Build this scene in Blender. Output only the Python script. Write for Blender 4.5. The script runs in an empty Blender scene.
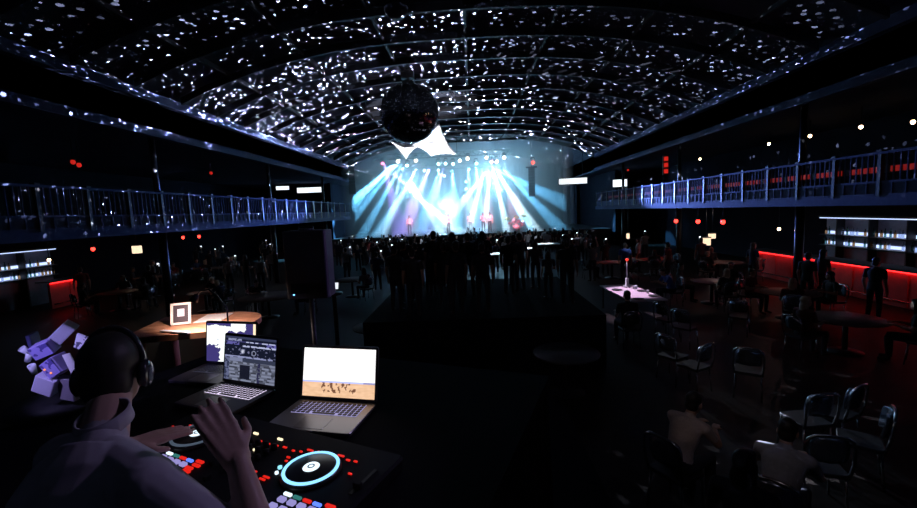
import bpy, bmesh, math, random
import numpy as np
from mathutils import Vector, Matrix, Euler

rnd = random.Random(7)
V = Vector
SC = bpy.context.scene
COL = SC.collection
PI = math.pi

# ------------------------------------------------------------------ camera
F, CX, CY, H = 420.0, 458.5, 254.0, 3.4
_f = V((13.5, 43.0, -F)).normalized()
_u = V((-.0385, 1, 0)); _u = (_u - _f * _u.dot(_f)).normalized()
_r = _f.cross(_u)
RW = Matrix((_r, _f, _u))            # camera axes -> world axes
CAM = V((0, 0, H))
cd = bpy.data.cameras.new('camera'); cam = bpy.data.objects.new('camera', cd); COL.objects.link(cam)
cd.sensor_width = 36; cd.lens = 36 * F / 917; cd.clip_start = .05; cd.clip_end = 200
cam.matrix_world = Matrix.Translation(CAM) @ RW.to_4x4()
SC.camera = cam
def ray(px, py): return RW @ V((px - CX, CY - py, -F))
def at(px, py, Y): d = ray(px, py); return CAM + d * (Y / d.y)
def atz(px, py, z): d = ray(px, py); return CAM + d * ((z - H) / d.z)
def atx(px, py, x): d = ray(px, py); return CAM + d * (x / d.x)

# ------------------------------------------------------------------ materials
MATS = {}
def mat(name, col, rough=.6, metal=0.0, emit=None, es=1.0, var=.25, scale=8.0, bump=0.0, spec=.4, sample=None):
    if name in MATS: return MATS[name]
    m = bpy.data.materials.new(name); m.use_nodes = True
    nt = m.node_tree; b = nt.nodes['Principled BSDF']
    b.inputs['Roughness'].default_value = rough; b.inputs['Metallic'].default_value = metal
    b.inputs['Specular IOR Level'].default_value = spec
    tc = nt.nodes.new('ShaderNodeTexCoord')
    n = nt.nodes.new('ShaderNodeTexNoise'); n.inputs['Scale'].default_value = scale; n.inputs['Detail'].default_value = 4
    nt.links.new(tc.outputs['Object'], n.inputs['Vector'])
    mx = nt.nodes.new('ShaderNodeMix'); mx.data_type = 'RGBA'
    mx.inputs[6].default_value = (*[c * (1 - var) for c in col], 1); mx.inputs[7].default_value = (*[min(1, c * (1 + var)) for c in col], 1)
    nt.links.new(n.outputs['Fac'], mx.inputs[0]); nt.links.new(mx.outputs[2], b.inputs['Base Color'])
    if bump:
        bp = nt.nodes.new('ShaderNodeBump'); bp.inputs['Strength'].default_value = bump
        nt.links.new(n.outputs['Fac'], bp.inputs['Height']); nt.links.new(bp.outputs['Normal'], b.inputs['Normal'])
    if emit is not None:
        b.inputs['Emission Color'].default_value = (*emit, 1); b.inputs['Emission Strength'].default_value = es
        m.cycles.emission_sampling = sample or 'NONE'
    MATS[name] = m
    return m
def wood(name, a, b_, rough=.45, scale=3.0):
    if name in MATS: return MATS[name]
    m = bpy.data.materials.new(name); m.use_nodes = True; nt = m.node_tree; b = nt.nodes['Principled BSDF']
    tc = nt.nodes.new('ShaderNodeTexCoord'); mp = nt.nodes.new('ShaderNodeMapping'); mp.inputs['Scale'].default_value = (1, 9, 1)
    w = nt.nodes.new('ShaderNodeTexNoise'); w.inputs['Scale'].default_value = scale; w.inputs['Detail'].default_value = 6
    cr = nt.nodes.new('ShaderNodeValToRGB'); cr.color_ramp.elements[0].color = (*a, 1); cr.color_ramp.elements[1].color = (*b_, 1)
    cr.color_ramp.elements[0].position = .35; cr.color_ramp.elements[1].position = .65
    nt.links.new(tc.outputs['Object'], mp.inputs[0]); nt.links.new(mp.outputs[0], w.inputs['Vector'])
    nt.links.new(w.outputs['Fac'], cr.inputs[0]); nt.links.new(cr.outputs[0], b.inputs['Base Color'])
    b.inputs['Roughness'].default_value = rough; b.inputs['Specular IOR Level'].default_value = .12
    MATS[name] = m; return m

BLACK = mat('black paint', (.012, .012, .014), .55)
BLACKM = mat('black metal', (.02, .02, .022), .4, .6)
STEEL = mat('dark steel', (.05, .05, .06), .5, .4)
CHROME = mat('polished steel', (.75, .78, .82), .2, 1.0, var=.05)
CLOTHB = mat('black cloth', (.006, .006, .007), 1.0, bump=.3, scale=40, spec=.03)
CEIL = mat('ceiling sheet', (.07, .075, .10), 1.0, scale=2, spec=.0)
WALL = mat('dark wall paint', (.012, .014, .022), .95, scale=1.5, spec=.05)
FLOORM = wood('dark floor boards', (.006, .005, .005), (.014, .011, .009), .5, 1.2)
RAILB = mat('blue grey rail paint', (.04, .05, .11), .7, spec=.1)
WHITEF = mat('white stretch fabric', (.85, .85, .88), .8, var=.04)
TABLEW = wood('table laminate', (.10, .06, .05), (.16, .10, .08), .4, 2)
TABLEP = mat('pale tabletop', (.62, .5, .58), .5, var=.08)
SKIN = mat('skin', (.42, .25, .18), .55, var=.08)
SKIN2 = mat('brown skin', (.16, .085, .055), .55, var=.08)
HAIRB = mat('black hair', (.012, .009, .008), .55, scale=60)
HAIRF = mat('fair hair', (.38, .28, .19), .6, scale=60)
EYE = mat('dark eye', (.02, .015, .012), .2)
SHIRTS = [mat('shirt ' + n, c, .85, bump=.15, scale=30) for n, c in (('black', (.012, .012, .015)), ('charcoal', (.035, .035, .04)), ('navy', (.015, .02, .06)), ('maroon', (.09, .015, .015)), ('grey', (.14, .14, .15)), ('white', (.55, .55, .58)), ('blue', (.06, .12, .4)))]
TROU = mat('dark trousers', (.015, .016, .022), .85)
SHOE = mat('dark shoes', (.01, .01, .01), .5)
def glow(name, c, s): return mat(name, (.02, .02, .02), .4, emit=c, es=s)
G_RED = glow('red glow', (1, .03, .02), 7)
G_REDDIM = glow('dim red glow', (1, .03, .02), .15)
G_WARM = glow('warm bulb glow', (1, .62, .35), 14)
G_WHITE = glow('white glow', (.9, .95, 1), 8)
G_PUR = glow('lavender pad glow', (.50, .45, 1.0), .62)
G_LED = glow('red button glow', (1, .02, .01), .75)
G_CY = glow('cyan ring glow', (.25, .62, 1), 1.6)
G_CYW = glow('pale led glow', (.75, .9, 1), 1.4)
G_BLUE = glow('blue led glow', (.1, .2, 1), 1.5)

# ------------------------------------------------------------------ mesh builder
class MB:
    def __init__(s): s.bm = bmesh.new(); s.mi = 0
    def _new(s, vs, fs, smooth=False):
        bv = [s.bm.verts.new(v) for v in vs]
        for f in fs:
            try:
                q = s.bm.faces.new([bv[i] for i in f]); q.material_index = s.mi; q.smooth = smooth
            except ValueError: pass
        return bv
    def box(s, c, d, R=None):
        c = V(c); h = V(d) / 2; R = R or Matrix.Identity(3)
        vs = [c + R @ V((x * h.x, y * h.y, z * h.z)) for x in (-1, 1) for y in (-1, 1) for z in (-1, 1)]
        s._new(vs, [(0, 1, 3, 2), (4, 6, 7, 5), (0, 4, 5, 1), (2, 3, 7, 6), (0, 2, 6, 4), (1, 5, 7, 3)]); return s
    def rbox(s, c, d, r=.01, R=None, seg=3):            # vertical edges rounded, rim chamfered
        c = V(c); R = R or Matrix.Identity(3); hx, hy, hz = d[0] / 2, d[1] / 2, d[2] / 2; r = min(r, hx * .99, hy * .99)
        def ring(z, k):
            out = []
            for cx, cy, a0 in ((1, 1, 0), (-1, 1, 90), (-1, -1, 180), (1, -1, 270)):
                for i in range(seg + 1):
                    a = math.radians(a0 + 90 * i / seg)
                    out.append(c + R @ V((cx * (hx - r) + (r - k) * math.cos(a), cy * (hy - r) + (r - k) * math.sin(a), z)))
            return out
        e = min(r, hz) * .35
        s.loft([ring(-hz, e), ring(-hz + e, 0), ring(hz - e, 0), ring(hz, e)], smooth=False); return s
    def loft(s, rings, caps=True, smooth=True, closed=True):
        n = len(rings[0]); vs = [v for r in rings for v in r]; fs = []
        for i in range(len(rings) - 1):
            for j in range(n if closed else n - 1):
                k = (j + 1) % n
                fs.append((i * n + j, i * n + k, (i + 1) * n + k, (i + 1) * n + j))
        if caps and closed:
            fs.append(tuple(range(n - 1, -1, -1))); fs.append(tuple((len(rings) - 1) * n + j for j in range(n)))
        s._new(vs, fs, smooth); return s
    def cyl(s, p0, p1, r0, r1=None, n=12, smooth=True):
        p0, p1 = V(p0), V(p1); r1 = r0 if r1 is None else r1
        ax = (p1 - p0).normalized(); a = ax.orthogonal().normalized(); b = ax.cross(a)
        rg = lambda p, r: [p + (a * math.cos(2 * PI * i / n) + b * math.sin(2 * PI * i / n)) * max(r, 1e-4) for i in range(n)]
        s.loft([rg(p0, r0), rg(p1, r1)], smooth=smooth); return s
    def tube(s, pts, r, n=8):
        pts = [V(p) for p in pts]; rings = []
        a = None
        for i, p in enumerate(pts):
            t = (pts[min(i + 1, len(pts) - 1)] - pts[max(i - 1, 0)]).normalized()
            a = t.orthogonal().normalized() if a is None else (a - t * a.dot(t)).normalized()
            b = t.cross(a)
            rings.append([p + (a * math.cos(2 * PI * k / n) + b * math.sin(2 * PI * k / n)) * r for k in range(n)])
        s.loft(rings); return s
    def lathe(s, prof, c=(0, 0, 0), n=20):
        c = V(c)
        s.loft([[c + V((max(r, 1e-4) * math.cos(2 * PI * i / n), max(r, 1e-4) * math.sin(2 * PI * i / n), z)) for i in range(n)] for r, z in prof]); return s
    def ring(s, prof, c=(0, 0, 0), n=20):
        c = V(c); prof = prof + prof[:1]
        s.loft([[c + V((r * math.cos(2 * PI * i / n), r * math.sin(2 * PI * i / n), z)) for i in range(n)] for r, z in prof], caps=False); return s
    def ell(s, c, rad, R=None, u=14, v=9):
        c = V(c); R = R or Matrix.Identity(3); rings = []
        for i in range(v + 1):
            t = PI * (i / v) - PI / 2; rr = max(math.cos(t), .02)
            rings.append([c + R @ V((rad[0] * rr * math.cos(2 * PI * k / u), rad[1] * rr * math.sin(2 * PI * k / u), rad[2] * math.sin(t))) for k in range(u)])
        s.loft(rings); return s
    def quad(s, a, b, c, d): s._new([V(a), V(b), V(c), V(d)], [(0, 1, 2, 3)]); return s
    def mesh(s, name, mats):
        bmesh.ops.recalc_face_normals(s.bm, faces=s.bm.faces)
        me = bpy.data.meshes.new(name); s.bm.to_mesh(me); s.bm.free()
        for m in (mats if isinstance(mats, (list, tuple)) else [mats]): me.materials.append(m)
        return me
    def build(s, name, mats, parent=None, loc=(0, 0, 0), rz=0, rot=None):
        o = bpy.data.objects.new(name, s.mesh(name, mats)); COL.objects.link(o)
        o.location = loc; o.rotation_euler = rot if rot is not None else (0, 0, rz)
        if parent: o.parent = parent
        return o

def tag(o, label, cat, group=None, kind=None):
    o['label'] = label; o['category'] = cat
    if group: o['group'] = group
    if kind: o['kind'] = kind
    return o
def thing(name, label, cat, loc=(0, 0, 0), rz=0, group=None, rot=None):
    o = bpy.data.objects.new(name, None); COL.objects.link(o); o.empty_display_size = .1
    o.location = loc; o.rotation_euler = rot if rot is not None else (0, 0, rz)
    return tag(o, label, cat, group)
def struct(o, label=None, cat=None):
    o['kind'] = 'structure'
    if label: o['label'] = label
    if cat: o['category'] = cat
    return o
def dup(root, loc, rz=0, label=None, group=None, rot=None, mats=None, scale=None):
    r = root.copy(); COL.objects.link(r); r.location = loc; r.rotation_euler = rot if rot is not None else (0, 0, rz)
    if scale: r.scale = (scale,) * 3
    if label: r['label'] = label
    if group: r['group'] = group
    elif 'group' in r and group is not None: del r['group']
    for ch in list(root.children):
        c = ch.copy(); COL.objects.link(c); c.parent = r
        for g in ch.children:
            d = g.copy(); COL.objects.link(d); d.parent = c
            setm(d, (mats or {}).get(g.name.split('.')[0]))
        setm(c, (mats or {}).get(ch.name.split('.')[0]))
    return r
def setm(o, m):
    if not m or not o.material_slots: return
    ms = m if isinstance(m, (list, tuple)) else [m]
    for i, x in enumerate(ms):
        if x is not None: o.material_slots[i].link = 'OBJECT'; o.material_slots[i].material = x

def rotz(a): return Matrix.Rotation(a, 3, 'Z')

# ------------------------------------------------------------------ lights
def lamp(kind, loc, energy, col=(1, 1, 1), target=None, size=.05, spot=30, blend=.3, soft=0.02):
    l = bpy.data.lights.new('light', kind); o = bpy.data.objects.new('stage_or_added_light', l); COL.objects.link(o)  # one name for real stage lights and added unseen ones
    o.location = loc; l.energy = energy; l.color = col
    if kind == 'AREA': l.size = size
    else: l.shadow_soft_size = soft
    if kind == 'SPOT': l.spot_size = math.radians(spot); l.spot_blend = blend
    if target is not None: o.rotation_euler = (V(target) - V(loc)).to_track_quat('-Z', 'Y').to_euler()
    return o

# ------------------------------------------------------------------ people
def frame_from(fwd, up=(0, 0, 1)):
    f = V(fwd).normalized(); r = f.cross(V(up)).normalized(); u = r.cross(f)
    return Matrix((r, f, u)).transposed()             # columns: right, forward, up
class Body:
    """primitives merged into one continuous surface; each remembers what it wears"""
    def __init__(s): s.mb = MB(); s.seg = []
    def limb(s, p0, p1, r0, r1, t):
        p0, p1 = V(p0), V(p1)
        s.mb.cyl(p0, p1, r0, r1, 14); s.mb.ell(p0, (r0,) * 3, u=12, v=8); s.mb.ell(p1, (r1,) * 3, u=12, v=8)
        s.seg.append((p0, p1, r0, r1, t))
    def ell(s, c, rad, R, t):
        s.mb.ell(c, rad, R); s.seg.append((V(c), V(c) + V((0, 0, 1e-4)), min(rad), min(rad), t))
    def build(s, name, voxel, smooth):
        me = s.mb.mesh(name, []); o = bpy.data.objects.new(name, me); COL.objects.link(o)
        m = o.modifiers.new('r', 'REMESH'); m.mode = 'VOXEL'; m.voxel_size = voxel; m.use_smooth_shade = True
        if smooth: k = o.modifiers.new('s', 'SMOOTH'); k.iterations = smooth; k.factor = .4
        dg = bpy.context.evaluated_depsgraph_get(); dg.update()
        out = bpy.data.meshes.new_from_object(o.evaluated_get(dg)); out.name = name
        bpy.data.objects.remove(o)
        n = len(out.polygons); c = np.empty(n * 3); out.polygons.foreach_get('center', c); c = c.reshape(-1, 3)
        best = np.full(n, 1e9); tg = np.zeros(n, int)
        for p0, p1, r0, r1, t in s.seg:
            a = np.array(p0); d = np.array(p1) - a; L = max(d.dot(d), 1e-12)
            k = np.clip(((c - a) @ d) / L, 0, 1); q = np.linalg.norm(c - a - k[:, None] * d, axis=1) - (r0 + (r1 - r0) * k)
            w = q < best; best[w] = q[w]; tg[w] = t
        return out, tg, c

def head(b, hc, R, k=1.0):
    P = lambda x, y, z: V(hc) + R @ V((x * k, y * k, z * k))
    b.ell(P(0, -.012, .03), (.076 * k, .096 * k, .092 * k), R, 0)
    b.ell(P(0, .022, -.045), (.058 * k, .07 * k, .072 * k), R, 0)
    b.ell(P(0, .058, -.088), (.026 * k, .026 * k, .022 * k), R, 0)           # chin
    b.limb(P(0, .080, .018), P(0, .099, -.022), .009 * k, .0125 * k, 0)       # nose
    b.ell(P(0, .088, -.055), (.024 * k, .011 * k, .009 * k), R, 0)           # mouth
    b.limb(P(-.045, .073, .03), P(.045, .073, .03), .010 * k, .010 * k, 0)   # brow
    for s in (-1, 1): b.ell(P(s * .079, -.005, -.01), (.010 * k, .022 * k, .033 * k), R, 0)
    return [P(s * .032, .083, .012) for s in (-1, 1)]
def hand(b, w, d, palm, side, k=1.0, curl=.35, t=0):
    """wrist, finger direction, palm normal, side (+1: thumb towards d x palm)"""
    d = V(d).normalized(); n = V(palm); n = (n - d * n.dot(d)).normalized(); s = d.cross(n) * side; w = V(w)
    for j in range(4):
        o = (j - 1.5) * .020 * k
        b.limb(w + s * o * .6, w + d * .085 * k + s * o, .0145 * k, .0125 * k, t)
        L = (.062, .072, .078, .068)[j] * k; p = w + d * .085 * k + s * o
        d1 = (d + n * curl * .5 + s * (j - 1.5) * .08).normalized(); q = p + d1 * L * .55
        d2 = (d + n * curl * 1.6).normalized()
        b.limb(p, q, .0098 * k, .0088 * k, t); b.limb(q, q + d2 * L * .5, .0088 * k, .0072 * k, t)
    p = w + d * .025 * k + s * .026 * k; q = p + (d * .6 + s * .7 + n * .25).normalized() * .042 * k
    b.limb(p, q, .0135 * k, .0105 * k, t); b.limb(q, q + (d + s * .25 + n * .3).normalized() * .032 * k, .0105 * k, .0085 * k, t)
def torso(b, hip, neck, right, wide=1.0, t=1, t2=2):
    hip, neck, right = V(hip), V(neck), V(right).normalized()
    up = (neck - hip).normalized(); right = (right - up * right.dot(up)).normalized(); fw = up.cross(right)
    L = (neck - hip).length; R = Matrix((right, fw, up)).transposed()
    sec = ((-.12, .13, .10, 0), (0, .165, .118, 0), (.16, .158, .112, 0), (.36, .142, .105, .004), (.58, .165, .118, .006), (.78, .182, .112, 0), (.90, .165, .09, -.006), (1.0, .085, .065, -.008))
    rings = []
    for q, w, dp, oy in sec:
        c = hip + up * (q * L) + fw * oy
        rings.append([c + right * (w * wide * math.cos(2 * PI * i / 20)) + fw * (dp * math.sin(2 * PI * i / 20)) for i in range(20)])
    b.mb.loft(rings)
    for q, w, dp, oy in sec:
        c = hip + up * (q * L); b.seg.append((c - right * (w * wide - dp), c + right * (w * wide - dp), dp, dp, t2 if q < .1 else t))
def hair_mesh(style, hc, R, k=1.0):
    b = Body(); P = lambda x, y, z: V(hc) + R @ V((x * k, y * k, z * k))
    b.ell(P(0, -.026, .046), (.084 * k, .098 * k, .092 * k), R, 0)
    b.ell(P(0, -.05, -.02), (.074 * k, .062 * k, .08 * k), R, 0)
    b.ell(P(0, .03, .09), (.06 * k, .055 * k, .035 * k), R, 0)
    if style == 'long':
        b.ell(P(0, -.07, -.10), (.088 * k, .05 * k, .11 * k), R, 0); b.ell(P(0, -.085, -.21), (.082 * k, .04 * k, .10 * k), R, 0)
        for s in (-1, 1): b.limb(P(s * .076, -.01, .03), P(s * .082, -.02, -.17), .024 * k, .018 * k, 0)
    if style == 'bun': b.ell(P(0, -.10, .11), (.042 * k, .042 * k, .04 * k), R, 0)
    me, _, _ = b.build('hair', .011 * k, 2); return me

def figure(name, J, style='short', voxel=.0115, k=1.0, long_sleeve=False, curl=.35):
    """J: hip neck head look right, and per side sh el wr hd(dir) pl(palm) hp kn an to"""
    b = Body(); rt = V(J['right']).normalized()
    torso(b, J['hip'], J['neck'], rt, J.get('wide', 1.0))
    R = frame_from(J['look'], J.get('up', (0, 0, 1)))
    hc = V(J['head']); b.limb(V(J['neck']) - V((0, 0, .02)), hc + R @ V((0, -.02, -.06)), .058, .052, 0)
    eyes = head(b, hc, R, J.get('hk', 1.0))
    for s, L in ((-1, 'L'), (1, 'R')):
        sh, el, wr, hp, kn, an, to = (V(J[L + q]) for q in ('sh', 'el', 'wr', 'hp', 'kn', 'an', 'to'))
        b.limb(V(J['neck']) + rt * s * .05 - V((0, 0, .03)), sh, .06, .062, 1)
        mid = sh + (el - sh) * .62
        b.limb(sh, mid, .060, .050, 1); b.limb(mid, el, .047, .041, 1 if long_sleeve else 0)
        b.limb(el, el + (wr - el) * .45, .042, .038, 1 if long_sleeve else 0); b.limb(el + (wr - el) * .45, wr, .038, .026, 1 if long_sleeve else 0)
        hand(b, wr, J.get(L + 'hd', wr - el), J.get(L + 'pl', rt * -s), J.get(L + 'ts', 1), 1.0, J.get('curl', curl))
        b.limb(hp, kn, .086, .058, 2); b.limb(kn, kn + (an - kn) * .4, .057, .056, 2); b.limb(kn + (an - kn) * .4, an, .056, .040, 2)
        b.limb(an - V((0, 0, .035)), to, .042, .034, 3)
    me, tg, c = b.build(name, voxel, 3)
    for e in eyes: tg[np.linalg.norm(c - np.array(e), axis=1) < .013] = 4
    for m in (SKIN, SHIRTS[0], TROU, SHOE, EYE): me.materials.append(m)
    me.polygons.foreach_set('material_index', tg.astype(np.int32))
    return me, hair_mesh(style, hc, R, J.get('hk', 1.0))

def stand(**kw):
    J = dict(hip=(0, 0, .93), neck=(0, -.01, 1.45), head=(0, .02, 1.615), look=(0, 1, -.02), right=(1, 0, 0))
    for s, L in ((-1, 'L'), (1, 'R')):
        J[L + 'sh'] = (s * .19, -.01, 1.395); J[L + 'el'] = (s * .245, -.03, 1.11); J[L + 'wr'] = (s * .25, .05, .87); J[L + 'pl'] = (-s, 0, 0); J[L + 'hd'] = (0, .15, -1); J[L + 'ts'] = s
        J[L + 'hp'] = (s * .095, 0, .90); J[L + 'kn'] = (s * .11, .02, .49); J[L + 'an'] = (s * .12, -.02, .09); J[L + 'to'] = (s * .14, .12, .036)
    J.update(kw); return J
def sit(**kw):
    J = dict(hip=(0, 0, .55), neck=(0, .03, 1.06), head=(0, .07, 1.225), look=(0, 1, -.05), right=(1, 0, 0))
    for s, L in ((-1, 'L'), (1, 'R')):
        J[L + 'sh'] = (s * .19, .03, 1.005); J[L + 'el'] = (s * .25, .08, .74); J[L + 'wr'] = (s * .17, .33, .80); J[L + 'pl'] = (0, 0, -1); J[L + 'hd'] = (-s * .3, 1, 0); J[L + 'ts'] = -s
        J[L + 'hp'] = (s * .095, .02, .53); J[L + 'kn'] = (s * .13, .44, .52); J[L + 'an'] = (s * .13, .42, .09); J[L + 'to'] = (s * .14, .56, .036)
    J.update(kw); return J
POSE = {
    'standing': figure('person', stand()),
    'long_haired': figure('person', stand(look=(.25, 1, 0), Rel=(.26, .0, 1.10), Rwr=(.14, .24, 1.12), Rhd=(-.6, .5, .1), Rpl=(0, 0, -1), wide=.9), 'long'),
    'phone_up': figure('person', stand(Rel=(.27, .20, 1.33), Rwr=(.16, .33, 1.58), Rhd=(-.1, .1, 1), Rpl=(0, 1, 0), Rts=-1), 'short'),
    'arms_up': figure('person', stand(Rel=(.30, .03, 1.62), Rwr=(.25, .08, 1.88), Rhd=(0, .1, 1), Rpl=(0, 1, 0), Rts=-1, Lel=(-.30, .03, 1.62), Lwr=(-.22, .08, 1.88), Lhd=(0, .1, 1), Lpl=(0, 1, 0), Lts=1), 'bun'),
    'sitting': figure('person', sit()),
    'sitting_long': figure('person', sit(look=(.4, 1, 0), wide=.92), 'long'),
    'leaning': figure('person', sit(neck=(0, .22, 1.0), head=(0, .33, 1.14), look=(0, 1, -.3), Lsh=(-.19, .22, .95), Rsh=(.19, .22, .95), Lel=(-.25, .36, .76), Rel=(.25, .36, .76), Lwr=(-.1, .55, .82), Rwr=(.1, .55, .82))),
}
def person(pose, loc, rz, label, group=None, shirt=0, skin=SKIN, hair=HAIRB, scale=1.0, meshes=None):
    me, hm = meshes or POSE[pose]
    o = bpy.data.objects.new('person', me); COL.objects.link(o); o.location = loc; o.rotation_euler = (0, 0, rz); o.scale = (scale,) * 3
    setm(o, [skin, shirt if not isinstance(shirt, int) else SHIRTS[shirt]])
    h = bpy.data.objects.new('hair', hm); COL.objects.link(h); h.parent = o
    if not hm.materials: hm.materials.append(HAIRB)
    setm(h, hair)
    return tag(o, label, 'person', group)

# ------------------------------------------------------------------ the hall
Y0, Y1, WB = -6.0, 48.0, 10.0
def zc(x): return 7.6 + 1.9 * (1 - min(1, abs(x) / 10.5) ** 2.6)
m = MB(); m.box((-2, 21, -.05), (36.4, 54.4, .1)); struct(m.build('floor', FLOORM))
m = MB()
xs = [-10.5 + 21 * i / 48 for i in range(49)]
prof = [V((-20.2, 0, 6.3)), V((-10.5, 0, 6.3))] + [V((x, 0, zc(x))) for x in xs] + [V((10.5, 0, 6.3)), V((16.2, 0, 6.3))]
ys = [Y0 + (Y1 - Y0) * i / 27 for i in range(28)]
top = [p + V((0, 0, .12)) for p in prof]
m.loft([[V((p.x, y, p.z)) for p in prof + top[::-1]] for y in ys], smooth=False)
struct(m.build('ceiling', CEIL))
for nm, c, d in (('wall_left', (-20.1, 21, 3.2), (.2, 54, 6.6)), ('wall_right', (16.1, 21, 3.2), (.2, 54, 6.6)), ('wall_back', (-2, 48.1, 4.9), (36.4, .2, 10)), ('wall_front', (-2, -6.1, 4.9), (36.4, .2, 10))):
    m = MB(); m.box(c, d); struct(m.build(nm, WALL))
# stage house side walls
for nm, x in (('wall_wing', -12.2), ('wall_wing', 12.2)):
    m = MB(); m.box((x, 42, 3.2), (.2, 11.8, 6.4)); struct(m.build(nm, WALL))
tn = [0]
def trim(m, mt): tn[0] += 1; return struct(m.build('trim_%d' % tn[0], mt))
for k in range(18):                                      # arched ribs under the vault
    y = .6 + k * 2.05
    m = MB(); rings = []
    for x in xs[1:-1]:
        z = zc(x) - .02; rings.append([V((x, y - .06, z)), V((x, y + .06, z)), V((x, y + .06, z - .24)), V((x, y - .06, z - .24))])
    m.loft(rings, smooth=False); trim(m, STEEL)
for x in (-8.2, -5.6, -2.8, 0, 2.8, 5.6, 8.2):           # purlins along the hall
    m = MB(); m.box((x, 18, zc(x) - .08), (.09, 36, .14)); trim(m, STEEL)
for s in (-1, 1):
    for z, h in ((7.5, .3), (6.36, .26)):                # beams along both side of the vault
        m = MB(); m.box((s * 10.3, 15, z), (.24, 41, h)); trim(m, RAILB)
    xo = -20 if s < 0 else 16
    m = MB(); m.box(((s * WB + xo) / 2, 14.5, 3.25), (abs(xo) - WB, 40, .16)); struct(m.build('balcony_floor', WALL), 'balcony floor slab', 'balcony floor')
    m = MB(); m.box((s * (WB + .02), 14.5, 3.24), (.10, 40, .24)); trim(m, RAILB)
    for y in (-2, 6, 14, 22, 30):
        m = MB(); m.cyl((s * 10.6, y, 0), (s * 10.6, y, 3.17), .13, n=14); struct(m.build('support_column', BLACKM))
        m = MB(); m.cyl((s * 10.6, y, 3.33), (s * 10.6, y, 6.3), .09, n=14); struct(m.build('support_column', BLACKM))

# balcony railings
def railing(s, label):
    t = thing('balcony_railing', label, 'railing', (s * WB, 0, 3.33))
    y0, y1, n = -1.0, 34.2, 27; st = (y1 - y0) / n; L = y1 - y0
    m = MB(); m.box((0, (y0 + y1) / 2, 1.06), (.10, L, .06)); m.build('top_rail', RAILB, t)
    m = MB(); m.box((0, (y0 + y1) / 2, .36), (.06, L, .05)); m.box((0, (y0 + y1) / 2, .05), (.06, L, .05)); m.build('lower_rail', RAILB, t)
    pm = bm_ = None
    for k in range(n + 1):
        if pm is None:
            m = MB(); m.box((0, 0, .535), (.09, .09, 1.07)); m.box((0, 0, 1.11), (.13, .13, .05)); o = m.build('post', BLACKM, t, (0, y0, 0)); pm = o.data
        else:
            o = bpy.data.objects.new('post', pm); COL.objects.link(o); o.parent = t; o.location = (0, y0 + k * st, 0)
        if k < n:
            if bm_ is None:
                m = MB()
                for i in range(1, 8): m.box((0, st * i / 8, .70), (.028, .028, .66))
                m.box((0, st / 2, .205), (.02, st - .1, .27))
                for i in range(1, 4): m.box((-.018, st * i / 4, .205), (.03, .03, .27)); m.box((.018, st * i / 4, .205), (.03, .03, .27))
                o = m.build('baluster_infill', RAILB, t, (0, y0, 0)); bm_ = o.data
            else:
                o = bpy.data.objects.new('baluster_infill', bm_); COL.objects.link(o); o.parent = t; o.location = (0, y0 + k * st, 0)
    return t
railing(-1, 'blue-lit balcony railing along the left gallery')
railing(1, 'blue-lit balcony railing in front of the red light strip')
t = thing('light_strip', 'dim red light strip running behind the balcony railing', 'light strip', (10.55, 0, 4.02))
for k in range(22):
    y = 8 + k * 1.15
    m = MB()
    for i in range(3): m.box((0, y + i * .31, 0), (.03, .26, .14 if y < 22 else .10))
    m.build('strip_segment', G_REDDIM, t)
m = MB(); m.box((.03, 20.7, 0), (.03, 27, .17)); m.build('backing_rail', BLACKM, t)
for k in range(12): m = MB(); m.box((.02, 8.2 + k * 2.4, -.36), (.04, .04, .66)); m.build('stand_rod', BLACKM, t)

# ------------------------------------------------------------------ mirror ball
BC = at(409.5, 113.5, 16.0); BR = 1.08
TILE = mat('mirror tile', (.5, .52, .55), .12, 1.0, var=.3, scale=3)
t = thing('mirror_ball', 'large dark mirror ball hanging from the vaulted ceiling', 'mirror ball', BC)
m = MB()
NV = 40
for i in range(NV):
    a0, a1 = PI * i / NV - PI / 2, PI * (i + 1) / NV - PI / 2
    nu = max(6, int(2 * NV * math.cos((a0 + a1) / 2)))
    for j in range(nu):
        b0, b1 = 2 * PI * j / nu, 2 * PI * (j + 1) / nu; g = .06
        P = lambda u, v: V((math.cos(a0 + (a1 - a0) * v) * math.cos(b0 + (b1 - b0) * u), math.cos(a0 + (a1 - a0) * v) * math.sin(b0 + (b1 - b0) * u), math.sin(a0 + (a1 - a0) * v)))
        n = P(.5, .5); tl = V((rnd.gauss(0, .02), rnd.gauss(0, .02), rnd.gauss(0, .02)))
        q = []
        for u, v in ((g, g), (1 - g, g), (1 - g, 1 - g), (g, 1 - g)):
            w = P(u, v); q.append(w * BR + n * tl.dot(w - n) * 1.0)
        m.quad(*q)
m.build('mirror_tiles', TILE, t)
m = MB(); m.ell((0, 0, 0), (BR * .985,) * 3, u=40, v=24); m.build('core', BLACK, t)
m = MB(); m.lathe([(.0, 1.06), (.22, 1.06), (.2, 1.16), (.06, 1.2), (.06, 1.26)]); m.box((0, 0, 1.36), (.46, .3, .24)); m.box((.0, 0, 1.52), (.16, .16, .1)); m.build('motor', mat('pale motor housing', (.8, .8, .82), .5), t)
m = MB(); zt = zc(BC.x) - BC.z - .1
for i in range(int((zt - 1.55) / .07)): 
    a = i % 2 * PI / 2; z = 1.58 + i * .07
    m.tube([(.022 * math.cos(a) * math.cos(q), .022 * math.sin(a) * math.cos(q), z + .045 * math.sin(q)) for q in [2 * PI * k / 8 for k in range(9)]], .008, 5)
m.build('chain', STEEL, t)

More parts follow.
